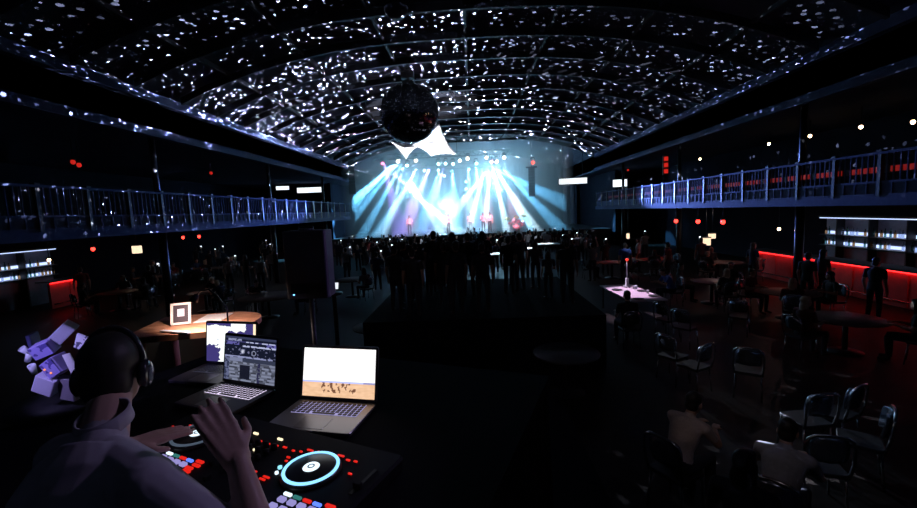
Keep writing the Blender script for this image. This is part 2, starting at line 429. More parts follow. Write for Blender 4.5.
def ball_light(off, energy, scale, rot, thr, col, lo=(-.33, -.05)):
    """one beam's worth of mirror reflections: parallel-ish little beams, so they fall off slowly"""
    o = lamp('POINT', BC + V(off), energy, col, soft=0)
    l = o.data; l.use_nodes = True; nt = l.node_tree; em = nt.nodes['Emission']; N = nt.nodes.new
    def math_(op, a=None, b=None):
        n = N('ShaderNodeMath'); n.operation = op
        for k, v in ((0, a), (1, b)):
            if isinstance(v, (int, float)): n.inputs[k].default_value = v
            elif v is not None: nt.links.new(v, n.inputs[k])
        return n.outputs[0]
    def ramp(v, a, b, lo, hi):
        n = N('ShaderNodeMapRange'); n.interpolation_type = 'SMOOTHSTEP'
        for k, q in ((1, a), (2, b), (3, lo), (4, hi)): n.inputs[k].default_value = q
        nt.links.new(v, n.inputs[0]); return n.outputs[0]
    tc = N('ShaderNodeTexCoord'); mp = N('ShaderNodeMapping'); mp.inputs['Rotation'].default_value = rot
    vo = N('ShaderNodeTexVoronoi'); vo.inputs['Scale'].default_value = scale; vo.inputs['Randomness'].default_value = .9
    xyz = N('ShaderNodeSeparateXYZ'); nt.links.new(tc.outputs['Normal'], xyz.inputs[0])
    dv = N('ShaderNodeVectorMath'); dv.operation = 'SCALE'; nt.links.new(tc.outputs['Normal'], dv.inputs[0])
    nt.links.new(math_('DIVIDE', 1.0, math_('ADD', math_('MAXIMUM', xyz.outputs[2], 0.0), .35)), dv.inputs['Scale'])
    nt.links.new(dv.outputs[0], mp.inputs[0]); nt.links.new(mp.outputs[0], vo.inputs['Vector'])
    sc_ = N('ShaderNodeSeparateColor'); nt.links.new(vo.outputs['Color'], sc_.inputs[0])
    dot = math_('LESS_THAN', vo.outputs['Distance'], thr)
    up = ramp(xyz.outputs[2], lo[0], lo[1], 0, 1); side = math_('MULTIPLY', ramp(xyz.outputs[0], .3, .85, 1, .07), math_('MAXIMUM', ramp(xyz.outputs[1], -.84, -.68, 0, 1), ramp(xyz.outputs[2], -.14, -.02, 0, 1)))
    dp = N('ShaderNodeVectorMath'); dp.operation = 'DOT_PRODUCT'; dp.inputs[1].default_value = V(off).normalized(); nt.links.new(tc.outputs['Normal'], dp.inputs[0])
    side = math_('MULTIPLY', math_('MULTIPLY', side, math_('MAXIMUM', ramp(xyz.outputs[0], -.62, -.2, .08, 1), ramp(xyz.outputs[1], -.65, -.35, 0, 1))), ramp(dp.outputs['Value'], -.35, -.15, 0, 1))
    v = math_('MULTIPLY', math_('MULTIPLY', dot, math_('POWER', sc_.outputs[0], 1.4)), math_('MULTIPLY', up, side))
    fo = N('ShaderNodeLightFalloff'); fo.inputs['Strength'].default_value = 1.0; fo.inputs['Smooth'].default_value = 0
    nt.links.new(math_('MULTIPLY', v, fo.outputs['Constant']), em.inputs['Strength'])
    return o
ball_light((-.9, -.9, -.1), 4200, 15.5, (.3, .2, .1), .20, (.72, .8, 1), (-.56, -.3))
ball_light((.8, -.95, -.1), 5500, 14.5, (1.3, .4, 2.1), .20, (.72, .78, 1))
ball_light((.1, 1.2, .1), 17000, 15.5, (2.3, .9, .4), .215, (.72, .78, 1), (-.03, .04))

# ------------------------------------------------------------------ white stretch sails hung below the ball
def sail(label, pts, sag, Y):
    """a taut sheet between corner points: edges bow inwards"""
    P = [at(x, y, Y + dy) for x, y, dy in pts]; n = len(P); c = sum(P, V((0, 0, 0))) / n
    ring = []
    for i in range(n):
        a, b = P[i], P[(i + 1) % n]
        for k in range(10):
            q = k / 10; ring.append(a.lerp(b, q).lerp(c, sag * 4 * q * (1 - q)))
    rings = [[c.lerp(p, max(r, .01)) + V((0, -.25 * (1 - r) ** 2, 0)) for p in ring] for r in (0, .25, .5, .75, 1)]
    m = MB(); m.loft(rings + [[p + V((0, .03, 0)) for p in r] for r in rings[::-1]], caps=False)
    o = m.build('hanging_fabric_sail', WHITEF)
    for p in P:
        m = MB(); m.cyl(p, (p.x, p.y, zc(p.x) - .05), .008, n=6); m.build('suspension_cord', BLACKM, o)
    return tag(o, label, 'fabric sail', 'white fabric sails')
sail('bright white stretched fabric sail with a tall peak behind the mirror ball', [(439, 122, 0), (457, 155, 0), (431, 156, .3), (412, 145, .5)], .17, 22)
sail('small white stretched fabric sail pointing down under the mirror ball', [(390, 141, 0), (418, 146, .3), (406, 159, 0)], .14, 22.6)
for tx in ((424, 145), (440, 138), (402, 148)):
    p = at(*tx, 22.2); lamp('SPOT', (p.x, p.y - 2.2, p.z - 3.0), 1300, (.92, .95, 1), p, spot=40, blend=.3)

# ------------------------------------------------------------------ trusses and lamps
def truss(label, x0, x1, y, z, w=.42):
    t = thing('lighting_truss', label, 'truss', ((x0 + x1) / 2, y, z)); L = x1 - x0; h = w / 2
    for a in (-h, h):
        for b in (-h, h):
            m = MB(); m.cyl((-L / 2, a, b), (L / 2, a, b), .03, n=8); m.build('chord', STEEL, t)
    m = MB(); n = int(L / w)
    for i in range(n):
        xa, xb = -L / 2 + i * L / n, -L / 2 + (i + 1) * L / n; k = 1 if i % 2 else -1
        for q in (-h, h):
            m.cyl((xa, q, -h * k), (xb, q, h * k), .016, n=6); m.cyl((xa, -h * k, q), (xb, h * k, q), .016, n=6)
    m.build('lattice', STEEL, t)
    m = MB()
    for x in (-L * .4, -L * .13, L * .13, L * .4):
        m.cyl((x, 0, h), (x, 0, zc((x0 + x1) / 2 + x) - z + .05), .012, n=6)
    m.build('hanging_cable', BLACKM, t)
    return t
pl, pr = at(337, 145, 27), at(526, 137, 27)
truss('long lattice truss hung across the hall in front of the stage', pl.x + .6, pr.x, 27, 8.0)
truss('lattice truss over the stage carrying the row of glowing lamps', -9.2, 3.6, 38.4, 8.55)
truss('lower lattice truss at the back of the stage', -6.5, 3.0, 42.5, 7.9)

def make_lamp(name, label, lens):
    t = thing(name, label, 'stage lamp')
    m = MB(); m.rbox((0, 0, .34), (.26, .26, .12), .03); m.build('base', BLACKM, t)
    m = MB()
    for s in (-1, 1): m.box((s * .17, 0, .13), (.035, .10, .36))
    m.box((0, 0, .29), (.37, .10, .04)); m.build('yoke', BLACKM, t)
    R = Matrix.Rotation(math.radians(28), 3, 'X'); m = MB()
    rings = []
    for y, r in ((.24, .06), (.18, .12), (0, .14), (-.16, .15), (-.22, .15)):
        rings.append([R @ V((r * math.cos(2 * PI * i / 18), y, r * math.sin(2 * PI * i / 18))) for i in range(18)])
    m.loft(rings); m.build('lamp_head', BLACKM, t)
    m = MB(); m.loft([[R @ V((r * math.cos(2 * PI * i / 18), y, r * math.sin(2 * PI * i / 18))) for i in range(18)] for y, r in ((-.222, .135), (-.245, .10), (-.255, .03))]); m.build('lens', lens, t)
    return t
L_WH = glow('white lens', (.9, .97, 1), 30); L_CY = glow('cyan lens', (.45, .9, 1), 14); L_WM = glow('warm lens', (1, .75, .5), 22)
L_PK = glow('pink lens', (1, .12, .3), 12); L_RD = glow('red lens', (1, .05, .03), 8)
LMP0 = None
rows = [  # pixel on the photo, hall depth, lens, wording
    (383, 162.6, 38, L_PK, 'pink-red stage lamp at the end of the lamp row'), (398.7, 160.7, 38, L_WM, 'warm stage lamp beside the pink-red one'),
    (407.5, 164.6, 38, L_CY, 'pale cyan stage lamp low between two warm lamps'), (415.8, 159.7, 38, L_WM, 'second warm stage lamp, under the white sails'),
    (438.5, 163, 38, L_CY, 'first cyan lamp of the middle trio'), (446, 162.6, 38, L_CY, 'middle cyan lamp of the middle trio'), (452.8, 163, 38, L_CY, 'last cyan lamp of the middle trio'),
    (459.7, 159.7, 38, L_WH, 'white stage lamp just after the cyan trio'), (468, 157.7, 38, L_WM, 'warm white lamp near the middle of the truss'), (476, 162.6, 38, L_CY, 'small cyan lamp between two brighter ones'),
    (486, 156.7, 38, L_WM, 'bright warm lamp over the large white glare'), (491.8, 160.7, 38, L_PK, 'pink stage lamp among the bright lamps by the glare'), (496, 160.7, 38, L_WH, 'white stage lamp beside the pink one'),
    (503.6, 156.7, 38, L_WH, 'bright lamp at the far right end of the lamp row'),
    (425, 169.5, 42.2, L_CY, 'lower cyan lamp beneath the white sails'), (439, 169.5, 42.2, L_CY, 'lower cyan lamp beneath the cyan trio'), (444, 175, 42.2, L_CY, 'lowest cyan lamp beneath the cyan trio'), (468.6, 168.5, 42.2, L_CY, 'lower cyan lamp beneath the warm white lamp'),
    (466.6, 181, 43.5, L_CY, 'topmost of three stacked cyan lamps at centre stage'), (465.6, 188, 43.5, L_CY, 'middle of three stacked cyan lamps at centre stage'), (464, 195.7, 43.5, L_CY, 'lowest of three stacked cyan lamps at centre stage'),
    (532.5, 161.6, 36.2, L_RD, 'single red lamp on the pole beside the stage'),
]
for x, y, Y, ln, lb in rows:
    p = at(x, y, Y)
    if LMP0 is None: o = LMP0 = make_lamp('stage_lamp', lb, ln); o.location = p
    else: o = dup(LMP0, p, rnd.uniform(-.3, .3), lb, mats={'lens': ln})
    o['group'] = 'stage lamps over the stage'
# poles that carry the stacked lamps and the red lamp
p = at(466, 188, 43.7); m = MB(); m.cyl((p.x + .25, 43.7, 1.5), (p.x + .25, 43.7, 7.7), .05, n=10); m.lathe([(.4, 1.5), (.4, 1.54), (.05, 1.6)], (p.x + .25, 43.7, 0))
tag(m.build('lamp_pole', BLACKM), 'black upright pole carrying three stacked cyan lamps', 'pole')

# line arrays at both sides of the stage
def line_array(label, px0, py0, px1, py1, Y, rz):
    a, b = at(px0, py0, Y), at(px1, py1, Y); n = 10; t = thing('line_array_speaker', label, 'loudspeaker', a, rz); hh = (a.z - b.z) / n; me = None
    for i in range(n):
        cz = -hh * (i + .5); q = (i / n) ** 2
        R = Matrix.Rotation(.35 * q, 3, 'X')
        m = MB(); m.box((0, .5 * q * -.5, cz), (.52, .45, hh * .93), R); m.box((0, -.235 - .25 * q, cz), (.46, .02, hh * .75), R); m.build('cabinet', mat('grey speaker', (.13, .14, .16), .5), t)
    m = MB(); m.box((0, 0, .06), (.9, .5, .08)); m.cyl((0, 0, .1), (0, 0, zc(a.x) - a.z + .05), .02, n=8); m.build('rigging_frame', STEEL, t)
line_array('tall hanging line array speaker in the blue haze left of stage', 350.5, 160, 353, 194, 34.5, .25)
line_array('tall hanging line array speaker under the red lamp right of stage', 531.5, 168, 533, 196, 36, -.2)

# side screens
SCRW = mat('bright screen', (.05, .05, .05), .4, emit=(.85, .93, 1), es=1.5, sample='AUTO')
def side_screen(label, x0, x1, y0, y1, Y, dz):
    a, b = at(x0, y0, Y), at(x1, y1, Y + dz); w = (V((b.x, b.y, 0)) - V((a.x, a.y, 0))).length; h = abs(at(x0, y1, Y).z - a.z); ang = math.atan2(b.y - a.y, b.x - a.x)
    c = V(((a.x + b.x) / 2, (a.y + b.y) / 2, a.z - h / 2))
    t = thing('side_screen', label, 'screen', c, ang)
    m = MB(); m.rbox((0, .07, 0), (w + .12, .10, h + .12), .03); m.build('casing', BLACK, t)
    m = MB(); m.box((0, .005, 0), (w, .03, h)); m.build('display', SCRW, t)
    m = MB()
    for s in (-1, 1): m.cyl((s * w * .35, .07, h / 2), (s * w * .35, .07, (6.3 if abs(c.x) > 10.5 else zc(c.x)) - c.z + .02), .015, n=6)
    m.build('hanger', BLACKM, t)
side_screen('smaller glowing white screen at the end of the left gallery', 276, 289, 186.5, 190, 34.8, .2)
side_screen('wide glowing white screen left of the stage haze', 297, 322, 188, 193, 35.2, .2)
side_screen('wide glowing white screen right of the stage', 559, 587, 179, 184.5, 35.5, -.2)
side_screen('short glowing white screen at the end of the right gallery', 613, 627, 180, 187, 35, -.2)

# ------------------------------------------------------------------ stage
m = MB(); m.box((-.3, 41.5, .72), (23.4, 12.6, 1.44)); m.box((-.3, 41.5, 1.47), (23.5, 12.7, .06)); struct(m.build('stage', mat('stage deck', (.03, .03, .035), .4)), 'low dark stage deck', 'stage')
m = MB(); N = 240
fr = [V((-11.8 + 23.4 * i / N, 47.2 + .09 * math.sin(i * .9) + .04 * math.sin(i * 2.3), 0)) for i in range(N + 1)]
m.loft([[p + V((0, 0, z)) for p in fr] + [p + V((0, .05, z)) for p in fr[::-1]] for z in (1.5, 4, 8.2)], smooth=False)
tag(m.build('backdrop_curtain', mat('dark backdrop cloth', (.05, .055, .09), .9, var=.1)), 'pleated dark backdrop curtain behind the lit stage', 'curtain')

# haze that the stage lights draw their beams in
hz = bpy.data.materials.new('stage haze'); hz.use_nodes = True; nt = hz.node_tree; nt.nodes.remove(nt.nodes['Principled BSDF'])
vs = nt.nodes.new('ShaderNodeVolumeScatter'); vs.inputs['Density'].default_value = .14; vs.inputs['Anisotropy'].default_value = .25; vs.inputs['Color'].default_value = (.9, .95, 1, 1)
nt.links.new(vs.outputs[0], nt.nodes['Material Output'].inputs['Volume'])
m = MB(); hx = [-10.2 + 18.2 * i / 24 for i in range(25)]; sec = [V((x, 0, zc(x) - .12)) for x in hx] + [V((8.0, 0, 1.56)), V((-10.2, 0, 1.56))]
m.loft([[V((p.x, y, p.z)) for p in sec] for y in (33.0, 47.0)], smooth=False); o = m.build('stage_haze', hz); tag(o, 'pale blue haze hanging over the stage', 'haze', kind='stuff')

def spot(px, py, Y, tpx, tpy, tY, e, col, ang=9, blend=.35):
    lamp('SPOT', at(px, py, Y), e, col, at(tpx, tpy, tY), spot=ang, blend=blend, soft=.06)
CYA = (.13, .54, 1); WHC = (.55, .82, 1)
K = 15.0
for a in (  # fans of beams
    (396, 163, 37.6, 318, 232, 36.0, 9000, CYA, 9), (398, 163, 37.6, 340, 234, 36.2, 9000, CYA, 8), (402, 164, 37.7, 362, 236, 36.5, 8000, CYA, 8), (404, 165, 37.7, 385, 236, 36.7, 5000, (.35, .6, 1), 7),
    (392, 172, 38.0, 418, 196, 38.5, 5000, WHC, 10), (417, 168, 38, 405, 190, 38, 5000, WHC, 10), (408, 190, 38.2, 460, 232, 36.5, 9000, WHC, 10),
    (468, 168, 41.5, 470, 200, 41, 5000, CYA, 14), (440, 169, 41.5, 430, 200, 41, 5000, CYA, 16), (452, 168, 41.5, 455, 210, 41, 7000, CYA, 16),
    (490, 172, 37.8, 484, 235, 36.6, 9000, WHC, 9), (494, 172, 37.8, 508, 235, 36.6, 9000, WHC, 9), (498, 170, 37.8, 528, 228, 36.6, 9000, CYA, 9), (502, 168, 37.8, 548, 216, 36.6, 6000, CYA, 10), (484, 172, 37.8, 468, 232, 36.6, 7000, WHC, 9),
    (384, 163, 37.6, 398, 225, 38, 2500, (.35, .2, 1), 16), (394, 163, 37.6, 352, 205, 36.0, 9000, CYA, 12), (400, 163, 37.6, 330, 218, 36.0, 9000, CYA, 9), (430, 167, 40, 405, 228, 38, 3500, (.3, .22, 1), 16), (444, 167, 40, 425, 232, 38, 3500, (.3, .25, 1), 14),
    (488, 170, 37.8, 452, 215, 37.5, 6000, WHC, 12), (496, 170, 37.8, 518, 205, 37, 8000, WHC, 12), (492, 168, 37.8, 538, 190, 37, 5000, CYA, 12), (476, 166, 40, 480, 225, 38, 5000, CYA, 14), (413, 176, 38.2, 385, 222, 37.4, 6000, CYA, 11), (412, 182, 38.2, 436, 224, 37.4, 5000, WHC, 9),
): spot(*a[:6], a[6] * K, *a[7:])
spot(345, 158, 35.5, 318, 176, 34.0, 400, (.3, .6, 1), 8)
# glares
for px, py, Y, e in ((412, 186, 39, 3200), (446, 206, 40.5, 5200), (490, 176, 38.8, 5200), (500, 188, 39.5, 1800)):
    lamp('POINT', at(px, py, Y), e * .27, (.30, .68, 1), soft=.22)
for x, e, c in ((-6, 4000, (.22, .12, 1)), (-2.5, 3000, (.3, .3, 1)), (1, 3000, (.15, .5, 1))):
    lamp('SPOT', (x, 43, 7.4), e * .25, c, (x, 47, 4), spot=90, blend=1)
# pink key light on the performers
for tx in (-5.5, -2.1, 0, 1.3, 3.8): lamp('SPOT', (tx * .6, 27, 7.6), 42000, (1, .45, .6), (tx, 37, 2.2), spot=9, blend=.6)
# blue spill on the galleries
lamp('SPOT', (-8.4, 32, 4.2), 6000, (.10, .2, 1), (-10.2, 18, 3.7), spot=16, blend=1)
lamp('SPOT', (8.4, 32, 4.2), 26000, (.16, .27, 1), (10.3, 17, 3.7), spot=16, blend=1)

# ------------------------------------------------------------------ band on the stage
PK = mat('pale pink shirt', (.8, .55, .62), .8); SZ = 1.5
def onstage(px, Y): p = at(px, 215, Y); return V((p.x, Y, SZ))
person('standing', onstage(409, 37.2), PI, 'performer in a pale top standing in the violet light left of centre stage', None, PK)
person('phone_up', onstage(448, 36.8), PI - .2, 'singer standing before the big white glare with a hand raised to the mouth', None, PK)
person('standing', onstage(470, 37), PI + .15, 'slim pink-lit performer standing alone right of the white glare', None, PK)
person('long_haired', onstage(483, 36.6), PI + .1, 'first of the two pink-lit performers standing side by side', None, PK)
person('standing', onstage(489.5, 36.7), PI - .3, 'second of the two pink-lit performers standing side by side', None, PK)
dr = onstage(515, 37.2)
person('sitting', (dr.x, dr.y + .1, SZ), PI, 'pink-lit drummer seated behind the drum kit', None, PK)
DRUM = mat('drum shell', (.55, .25, .3), .3, .1); SKN = mat('drum skin', (.8, .78, .76), .6, var=.05); BRASS = mat('brass cymbal', (.75, .5, .2), .25, 1)
t = thing('drum_kit', 'pink-lit drum kit with a tilted orange cymbal on the stage', 'drum kit', (dr.x, dr.y - .75, SZ))
m = MB(); m.cyl((0, -.25, .3), (0, .2, .3), .29, n=24); m.build('bass_drum', DRUM, t)
for nm, c, r, h in (('tom_drum', (-.22, -.05, .72), .16, .2), ('tom_drum', (.2, -.05, .72), .17, .22), ('snare_drum', (-.5, .25, .62), .18, .14), ('floor_tom', (.6, .25, .42), .21, .4)):
    m = MB(); m.lathe([(0, 0), (r, 0), (r, h), (r + .012, h), (r + .012, h + .02), (0, h + .02)], c); o = m.build(nm, DRUM, t)
    m = MB(); m.lathe([(0, h + .021), (r * .95, h + .021), (r * .95, h + .026), (0, h + .026)], c); m.build('drum_skin', SKN, o)
    m = MB()
    for k in range(3): a = k * 2.1; m.cyl((c[0] + r * .9 * math.cos(a), c[1] + r * .9 * math.sin(a), c[2]), (c[0] + r * 1.1 * math.cos(a), c[1] + r * 1.1 * math.sin(a), 0), .012, n=6)
    m.build('drum_stand', CHROME, o)
for c, tl in (((-.75, -.1, 1.1), -.2), ((.65, -.1, 1.32), .12), ((.05, .0, 1.25), .1)):
    m = MB(); m.lathe([(0, .03), (.05, .03), (.24, 0), (.25, -.005), (.05, .02), (0, .02)]); o = m.build('cymbal', BRASS, t, c, rot=(.5, tl, 0))
    m = MB(); m.cyl(c, (c[0], c[1] + .1, .02), .014, n=6)
    for k in range(3): m.cyl((c[0], c[1] + .1, .22), (c[0] + .25 * math.cos(k * 2.1), c[1] + .1 + .25 * math.sin(k * 2.1), 0), .01, n=5)
    m.build('cymbal_stand', CHROME, t)
for px, lb in ((448, 'microphone stand in front of the singer at the white glare'), (470, 'microphone stand in front of the slim pink-lit performer')):
    p = onstage(px, 36.1); t = thing('microphone_stand', lb, 'microphone stand', p)
    m = MB(); m.lathe([(0, 0), (.15, 0), (.15, .02), (.02, .03)]); m.build('base', BLACKM, t)
    m = MB(); m.cyl((0, 0, .02), (0, 0, 1.35), .012, n=8); m.build('pole', BLACKM, t)
    m = MB(); m.cyl((0, .02, 1.35), (0, .16, 1.45), .015, .02, 8); m.ell((0, .18, 1.465), (.03,) * 3); m.build('microphone', BLACKM, t)

# ------------------------------------------------------------------ crowd before the stage
used = []
def free(x, y, d=.42):
    for a, b in used:
        if (a - x) ** 2 + (b - y) ** 2 < d * d: return False
    used.append((x, y)); return True
G1 = 'silhouettes of the standing crowd before the stage'
G2 = 'people in the crowd before the stage with one arm raised'
G3 = 'people in the crowd before the stage with both arms raised'
n = 0
while n < 120:
    y = 25.5 + 9.2 * rnd.random() ** .8; x = -8.7 + 16.8 * rnd.random()
    if not free(x, y, .5): continue
    n += 1; q = rnd.random(); sc = rnd.uniform(.92, 1.06); sh = rnd.choice([0, 0, 1, 1, 2, 3, 4, 5])
    sk = rnd.choice([SKIN, SKIN, SKIN2]); a = rnd.uniform(-.4, .4) - x * .02
    if q < .13: person('phone_up', (x, y, 0), a, 'person in the dark crowd before the stage holding one arm up', G2, sh, sk, HAIRB, sc)
    elif q < .20: person('arms_up', (x, y, 0), a, 'person in the dark crowd before the stage with both arms up', G3, sh, sk, HAIRB, sc)
    else: person('standing' if q < .65 else 'long_haired', (x, y, 0), a, 'dark silhouette of a person standing in the crowd before the stage', G1, sh, sk, HAIRB if rnd.random() < .8 else HAIRF, sc)

# raised guest platform in the middle of the hall and the people on it
PZ = 1.1
m = MB(); m.box((.15, 11.4, PZ / 2), (5.2, 5.2, PZ)); struct(m.build('guest_platform', CLOTHB), 'low black guest platform in the middle of the hall', 'platform')
plat = [(411, 238, 12.2, 'standing', 'dark silhouette at the left end of the platform group, standing a little apart', .0), (433, 231, 11.4, 'standing', 'tall dark silhouette first of the tight platform group', .1),
        (452, 232, 12.0, 'long_haired', 'long-haired dark silhouette second in the tight platform group', -.1), (467, 232.5, 11.2, 'standing', 'dark silhouette third in the tight platform group under the white glare', .2),
        (482, 231, 12.2, 'long_haired', 'long-haired dark silhouette last in the tight platform group, under the pink-lit pair', .0), (508, 236, 11.3, 'standing', 'shorter of the two dark silhouettes with heads touching, under the drummer', -.5),
        (519, 233, 11.7, 'standing', 'taller of the two dark silhouettes with heads touching, under the drummer', .5), (535, 240.5, 12.0, 'long_haired', 'long-haired dark silhouette standing right of the couple with touching heads', .2),
        (565, 236, 11.5, 'standing', 'dark silhouette standing alone at the right end of the platform', -.1), (443, 243, 10.3, 'standing', 'short dark silhouette at the front edge of the platform group', .0), (548, 251, 10.6, 'long_haired', 'lowest dark silhouette near the right end of the platform', .3)]
for px, py, Y, ps, lb, a in plat:
    p = at(px, py, Y); sc = (p.z - PZ) / 1.745; used.append((p.x, p.y))
    person(ps, (p.x, p.y, PZ), a, lb, 'people standing on the guest platform', rnd.choice([0, 0, 1]), rnd.choice([SKIN, SKIN2]), HAIRB, sc)

k = 0
while k < 16:
    x, y = rnd.uniform(-1.9, 2.4), rnd.uniform(9.0, 13.4)
    if any(abs(472 + x / y * 420 - q) < 13 for q in (494, 529, 547)): continue
    if not free(x, y, .52): continue
    k += 1; person(rnd.choice(['standing', 'long_haired']), (x, y, PZ), rnd.uniform(-.5, .5), 'black silhouette in the dense group standing on the guest platform', 'dense group on the guest platform', rnd.choice([0, 0, 1]), rnd.choice([SKIN, SKIN2]), HAIRB, rnd.uniform(.86, .96))
# ------------------------------------------------------------------ tables, chairs, seated guests
def make_chair(label):
    t = thing('dining_chair', label, 'chair')
    m = MB(); m.rbox((0, 0, .455), (.42, .42, .05), .06); m.build('seat', BLACK, t)
    m = MB()
    prof = [(-.19, .05), (-.12, -.0), (0, -.02), (.12, -.0), (.19, .05)]
    rg = []
    for z, w in ((.62, .9), (.68, 1.0), (.80, 1.0), (.87, .88), (.90, .6)):
        rg.append([V((x * w, -.21 - .0 + y - (z - .6) * .12, z)) for x, y in prof] + [V((x * w, -.232 + y - (z - .6) * .12, z)) for x, y in prof[::-1]])
    m.loft(rg); m.build('backrest', mat('glossy chair back', (.30, .36, .48), .22, .8), t)
    for sx in (-1, 1):
        for sy in (-1, 1):
            m = MB(); m.tube([(sx * .18, sy * .17, .45), (sx * .20, sy * .21, 0)], .013); m.build('leg', CHROME, t)
    m = MB(); m.tube([(-.195, -.19, .44), (-.215, -.235, .62), (-.215, -.25, .80), (-.19, -.262, .88), (-.13, -.27, .92), (0, -.272, .93), (.13, -.27, .92), (.19, -.262, .88), (.215, -.25, .80), (.215, -.235, .62), (.195, -.19, .44)], .017, 10); m.build('back_frame', CHROME, t)
    return t
CH0 = None
def chair(x, y, rz, label, group=None, z=0, rot=None):
    global CH0
    if CH0 is None: CH0 = make_chair(label); CH0.location = (x, y, z); CH0.rotation_euler = rot or (0, 0, rz); o = CH0
    else: o = dup(CH0, (x, y, z), rz, label, rot=rot)
    if group: o['group'] = group
    elif 'group' in o: del o['group']
    return o
def make_table(label, r, loc, topm=TABLEW):
    t = thing('round_table', label, 'table', loc)
    m = MB(); m.lathe([(0, .72), (r - .02, .72), (r, .73), (r, .745), (r - .01, .752), (0, .752)], n=40); m.build('tabletop', topm, t)
    m = MB(); m.cyl((0, 0, .04), (0, 0, .72), .05, n=12); m.build('pedestal', BLACKM, t)
    m = MB(); m.lathe([(0, 0), (.33, 0), (.33, .02), (.06, .06), (0, .06)]); m.build('foot', BLACKM, t)
    return t
BTL = mat('clear bottle glass', (.75, .8, .85), .08, 0, var=.02, spec=.8)
def glassware(loc, label, group, z):
    m = MB(); m.lathe([(0, 0), (.03, 0), (.034, .11), (.031, .11), (.027, .012), (0, .012)]); o = m.build('drinking_glass', BTL, loc=(loc[0], loc[1], z)); return tag(o, label, 'glass', group)
DARK = mat('tabletop black', (.02, .02, .022), .3)
GS = 'guests seated at the dark round tables'
tabs = [  # px, py of the tabletop centre, radius, wording, guests
    (268, 296, .95, 'round table with pale light streaks beside the big black speaker', 2, TABLEW), (160, 276, .75, 'dark round table near the left gallery columns', 3, TABLEW), (212, 268, .75, 'dark round table far left, behind the empty-looking streaked table', 3, TABLEW),
    (118, 292, .75, 'dark round table nearest the left bar', 3, TABLEW), (352, 279, .7, 'dark round table right behind the black speaker', 1, TABLEW), (378, 326, .6, 'small dark table just behind the DJ laptops with a pale paper cup', 0, DARK),
    (417, 306, .6, 'small dark table standing before the platform group', 1, DARK), (612, 262, .7, 'red-tinted round table behind the pale rectangular table', 2, TABLEW), (652, 259, .7, 'second red-tinted round table, nearer the right gallery', 3, TABLEW),
    (724, 262, .75, 'dark round table in front of the red bar', 3, TABLEW), (566, 352, .6, 'small glossy dark table at the foot of the platform', 0, DARK), (790, 292, .7, 'dark round table under the red bar front', 3, TABLEW), (846, 318, .7, 'dark round table close to the bottle shelves', 2, TABLEW),
    (712, 281, .6, 'dark round table between the pale rectangular table and the red bar', 3, TABLEW), (205, 292, .6, 'dark round table left of the streaked round table', 2, TABLEW)]
BOX = []
def claim(x, y, d): used.append((x, y)); return True
for i, (px, py, r, lb, ng, tm) in enumerate(tabs):
    c = atz(px, py, .752); make_table(lb, r, (c.x, c.y, 0), tm)
    for k in range(ng):
        a = i * 1.3 + k * (2 * PI / 3) + .3
        x, y = c.x + (r + .42) * math.cos(a), c.y + (r + .42) * math.sin(a)
        if -2.7 < x < 4.2 and 8.5 < y < 14.3 or abs(x) < 1.6 and y < 4.5: continue
        rz = math.atan2(c.y - y, c.x - x) - PI / 2
        chair(x, y, rz, 'dark chair with an occupant at a dimly lit round table', 'occupied chairs at the round tables')
        person(rnd.choice(['sitting', 'sitting_long', 'leaning']), (x - .03 * math.cos(a), y - .03 * math.sin(a), -.0), rz, 'seated guest in dark clothes at a dimly lit round table', GS, rnd.choice([0, 1, 2, 3, 4]), rnd.choice([SKIN, SKIN2]), rnd.choice([HAIRB, HAIRB, HAIRF]), .97)

# pale rectangular table with its drinks
t = thing('rectangular_table', 'pale pinkish rectangular table with drinks and dark plates', 'table', (4.73, 12.78, 0), .05)
m = MB(); m.rbox((0, 0, .735), (1.02, 2.5, .035), .03); m.build('tabletop', TABLEP, t)
for sx in (-1, 1):
    for sy in (-1, 1): m = MB(); m.box((sx * .44, sy * 1.12, .36), (.05, .05, .72)); m.build('leg', BLACKM, t)
TT = .7535
def on_table(px, py):
    c = atz(px, py, TT) - V((4.73, 12.78, TT)); c = rotz(-.05) @ c; c.x = max(-.36, min(.36, c.x)); c.y = max(-1.08, min(1.08, c.y)); return V((4.73, 12.78, TT)) + rotz(.05) @ c
for px, py, lb in ((617, 290, 'dark plate beside the tall pale drink tower'), (645, 291, 'dark plate at the middle of the pale table'), (655, 296, 'dark plate near the blue-clad guest'), (640, 300, 'dark plate at the near edge of the pale table')):
    c = on_table(px, py); m = MB(); m.lathe([(0, 0), (.09, 0), (.15, .018), (.152, .022), (.09, .008), (0, .006)]); tag(m.build('dark_plate', BLACK, loc=(c.x, c.y, TT)), lb, 'plate', 'plates on the pale table')
c = on_table(627, 287); t = thing('drink_tower', 'tall pale drink tower with a glowing red top on the pale table', 'drink tower', (c.x, c.y, TT))
m = MB(); m.lathe([(0, 0), (.11, 0), (.11, .03), (.06, .05), (.055, .26), (.04, .3), (0, .3)]); m.build('base', mat('white plastic', (.75, .76, .8), .4), t)
m = MB(); m.lathe([(0, .3), (.022, .3), (.022, .86), (0, .86)]); m.build('tube', BTL, t)
m = MB(); m.ell((0, 0, .89), (.05, .05, .045)); m.build('lit_top', glow('red top', (1, .05, .03), 1.2), t)
for px, py, lb in ((634, 289, 'glass next to the drink tower'), (650, 288, 'glass at the far side of the pale table'), (658, 293, 'glass in front of the blue-clad guest')):
    c = on_table(px, py); glassware(c, lb, 'glasses on the pale table', TT)
c = atz(672, 289, .6); chair(c.x + .15, c.y + .2, PI / 2, 'chair under the blue-clad guest at the pale table'); person('leaning', (c.x + .12, c.y + .2, 0), PI / 2, 'guest in blue sitting at the right side of the pale rectangular table', None, 6)
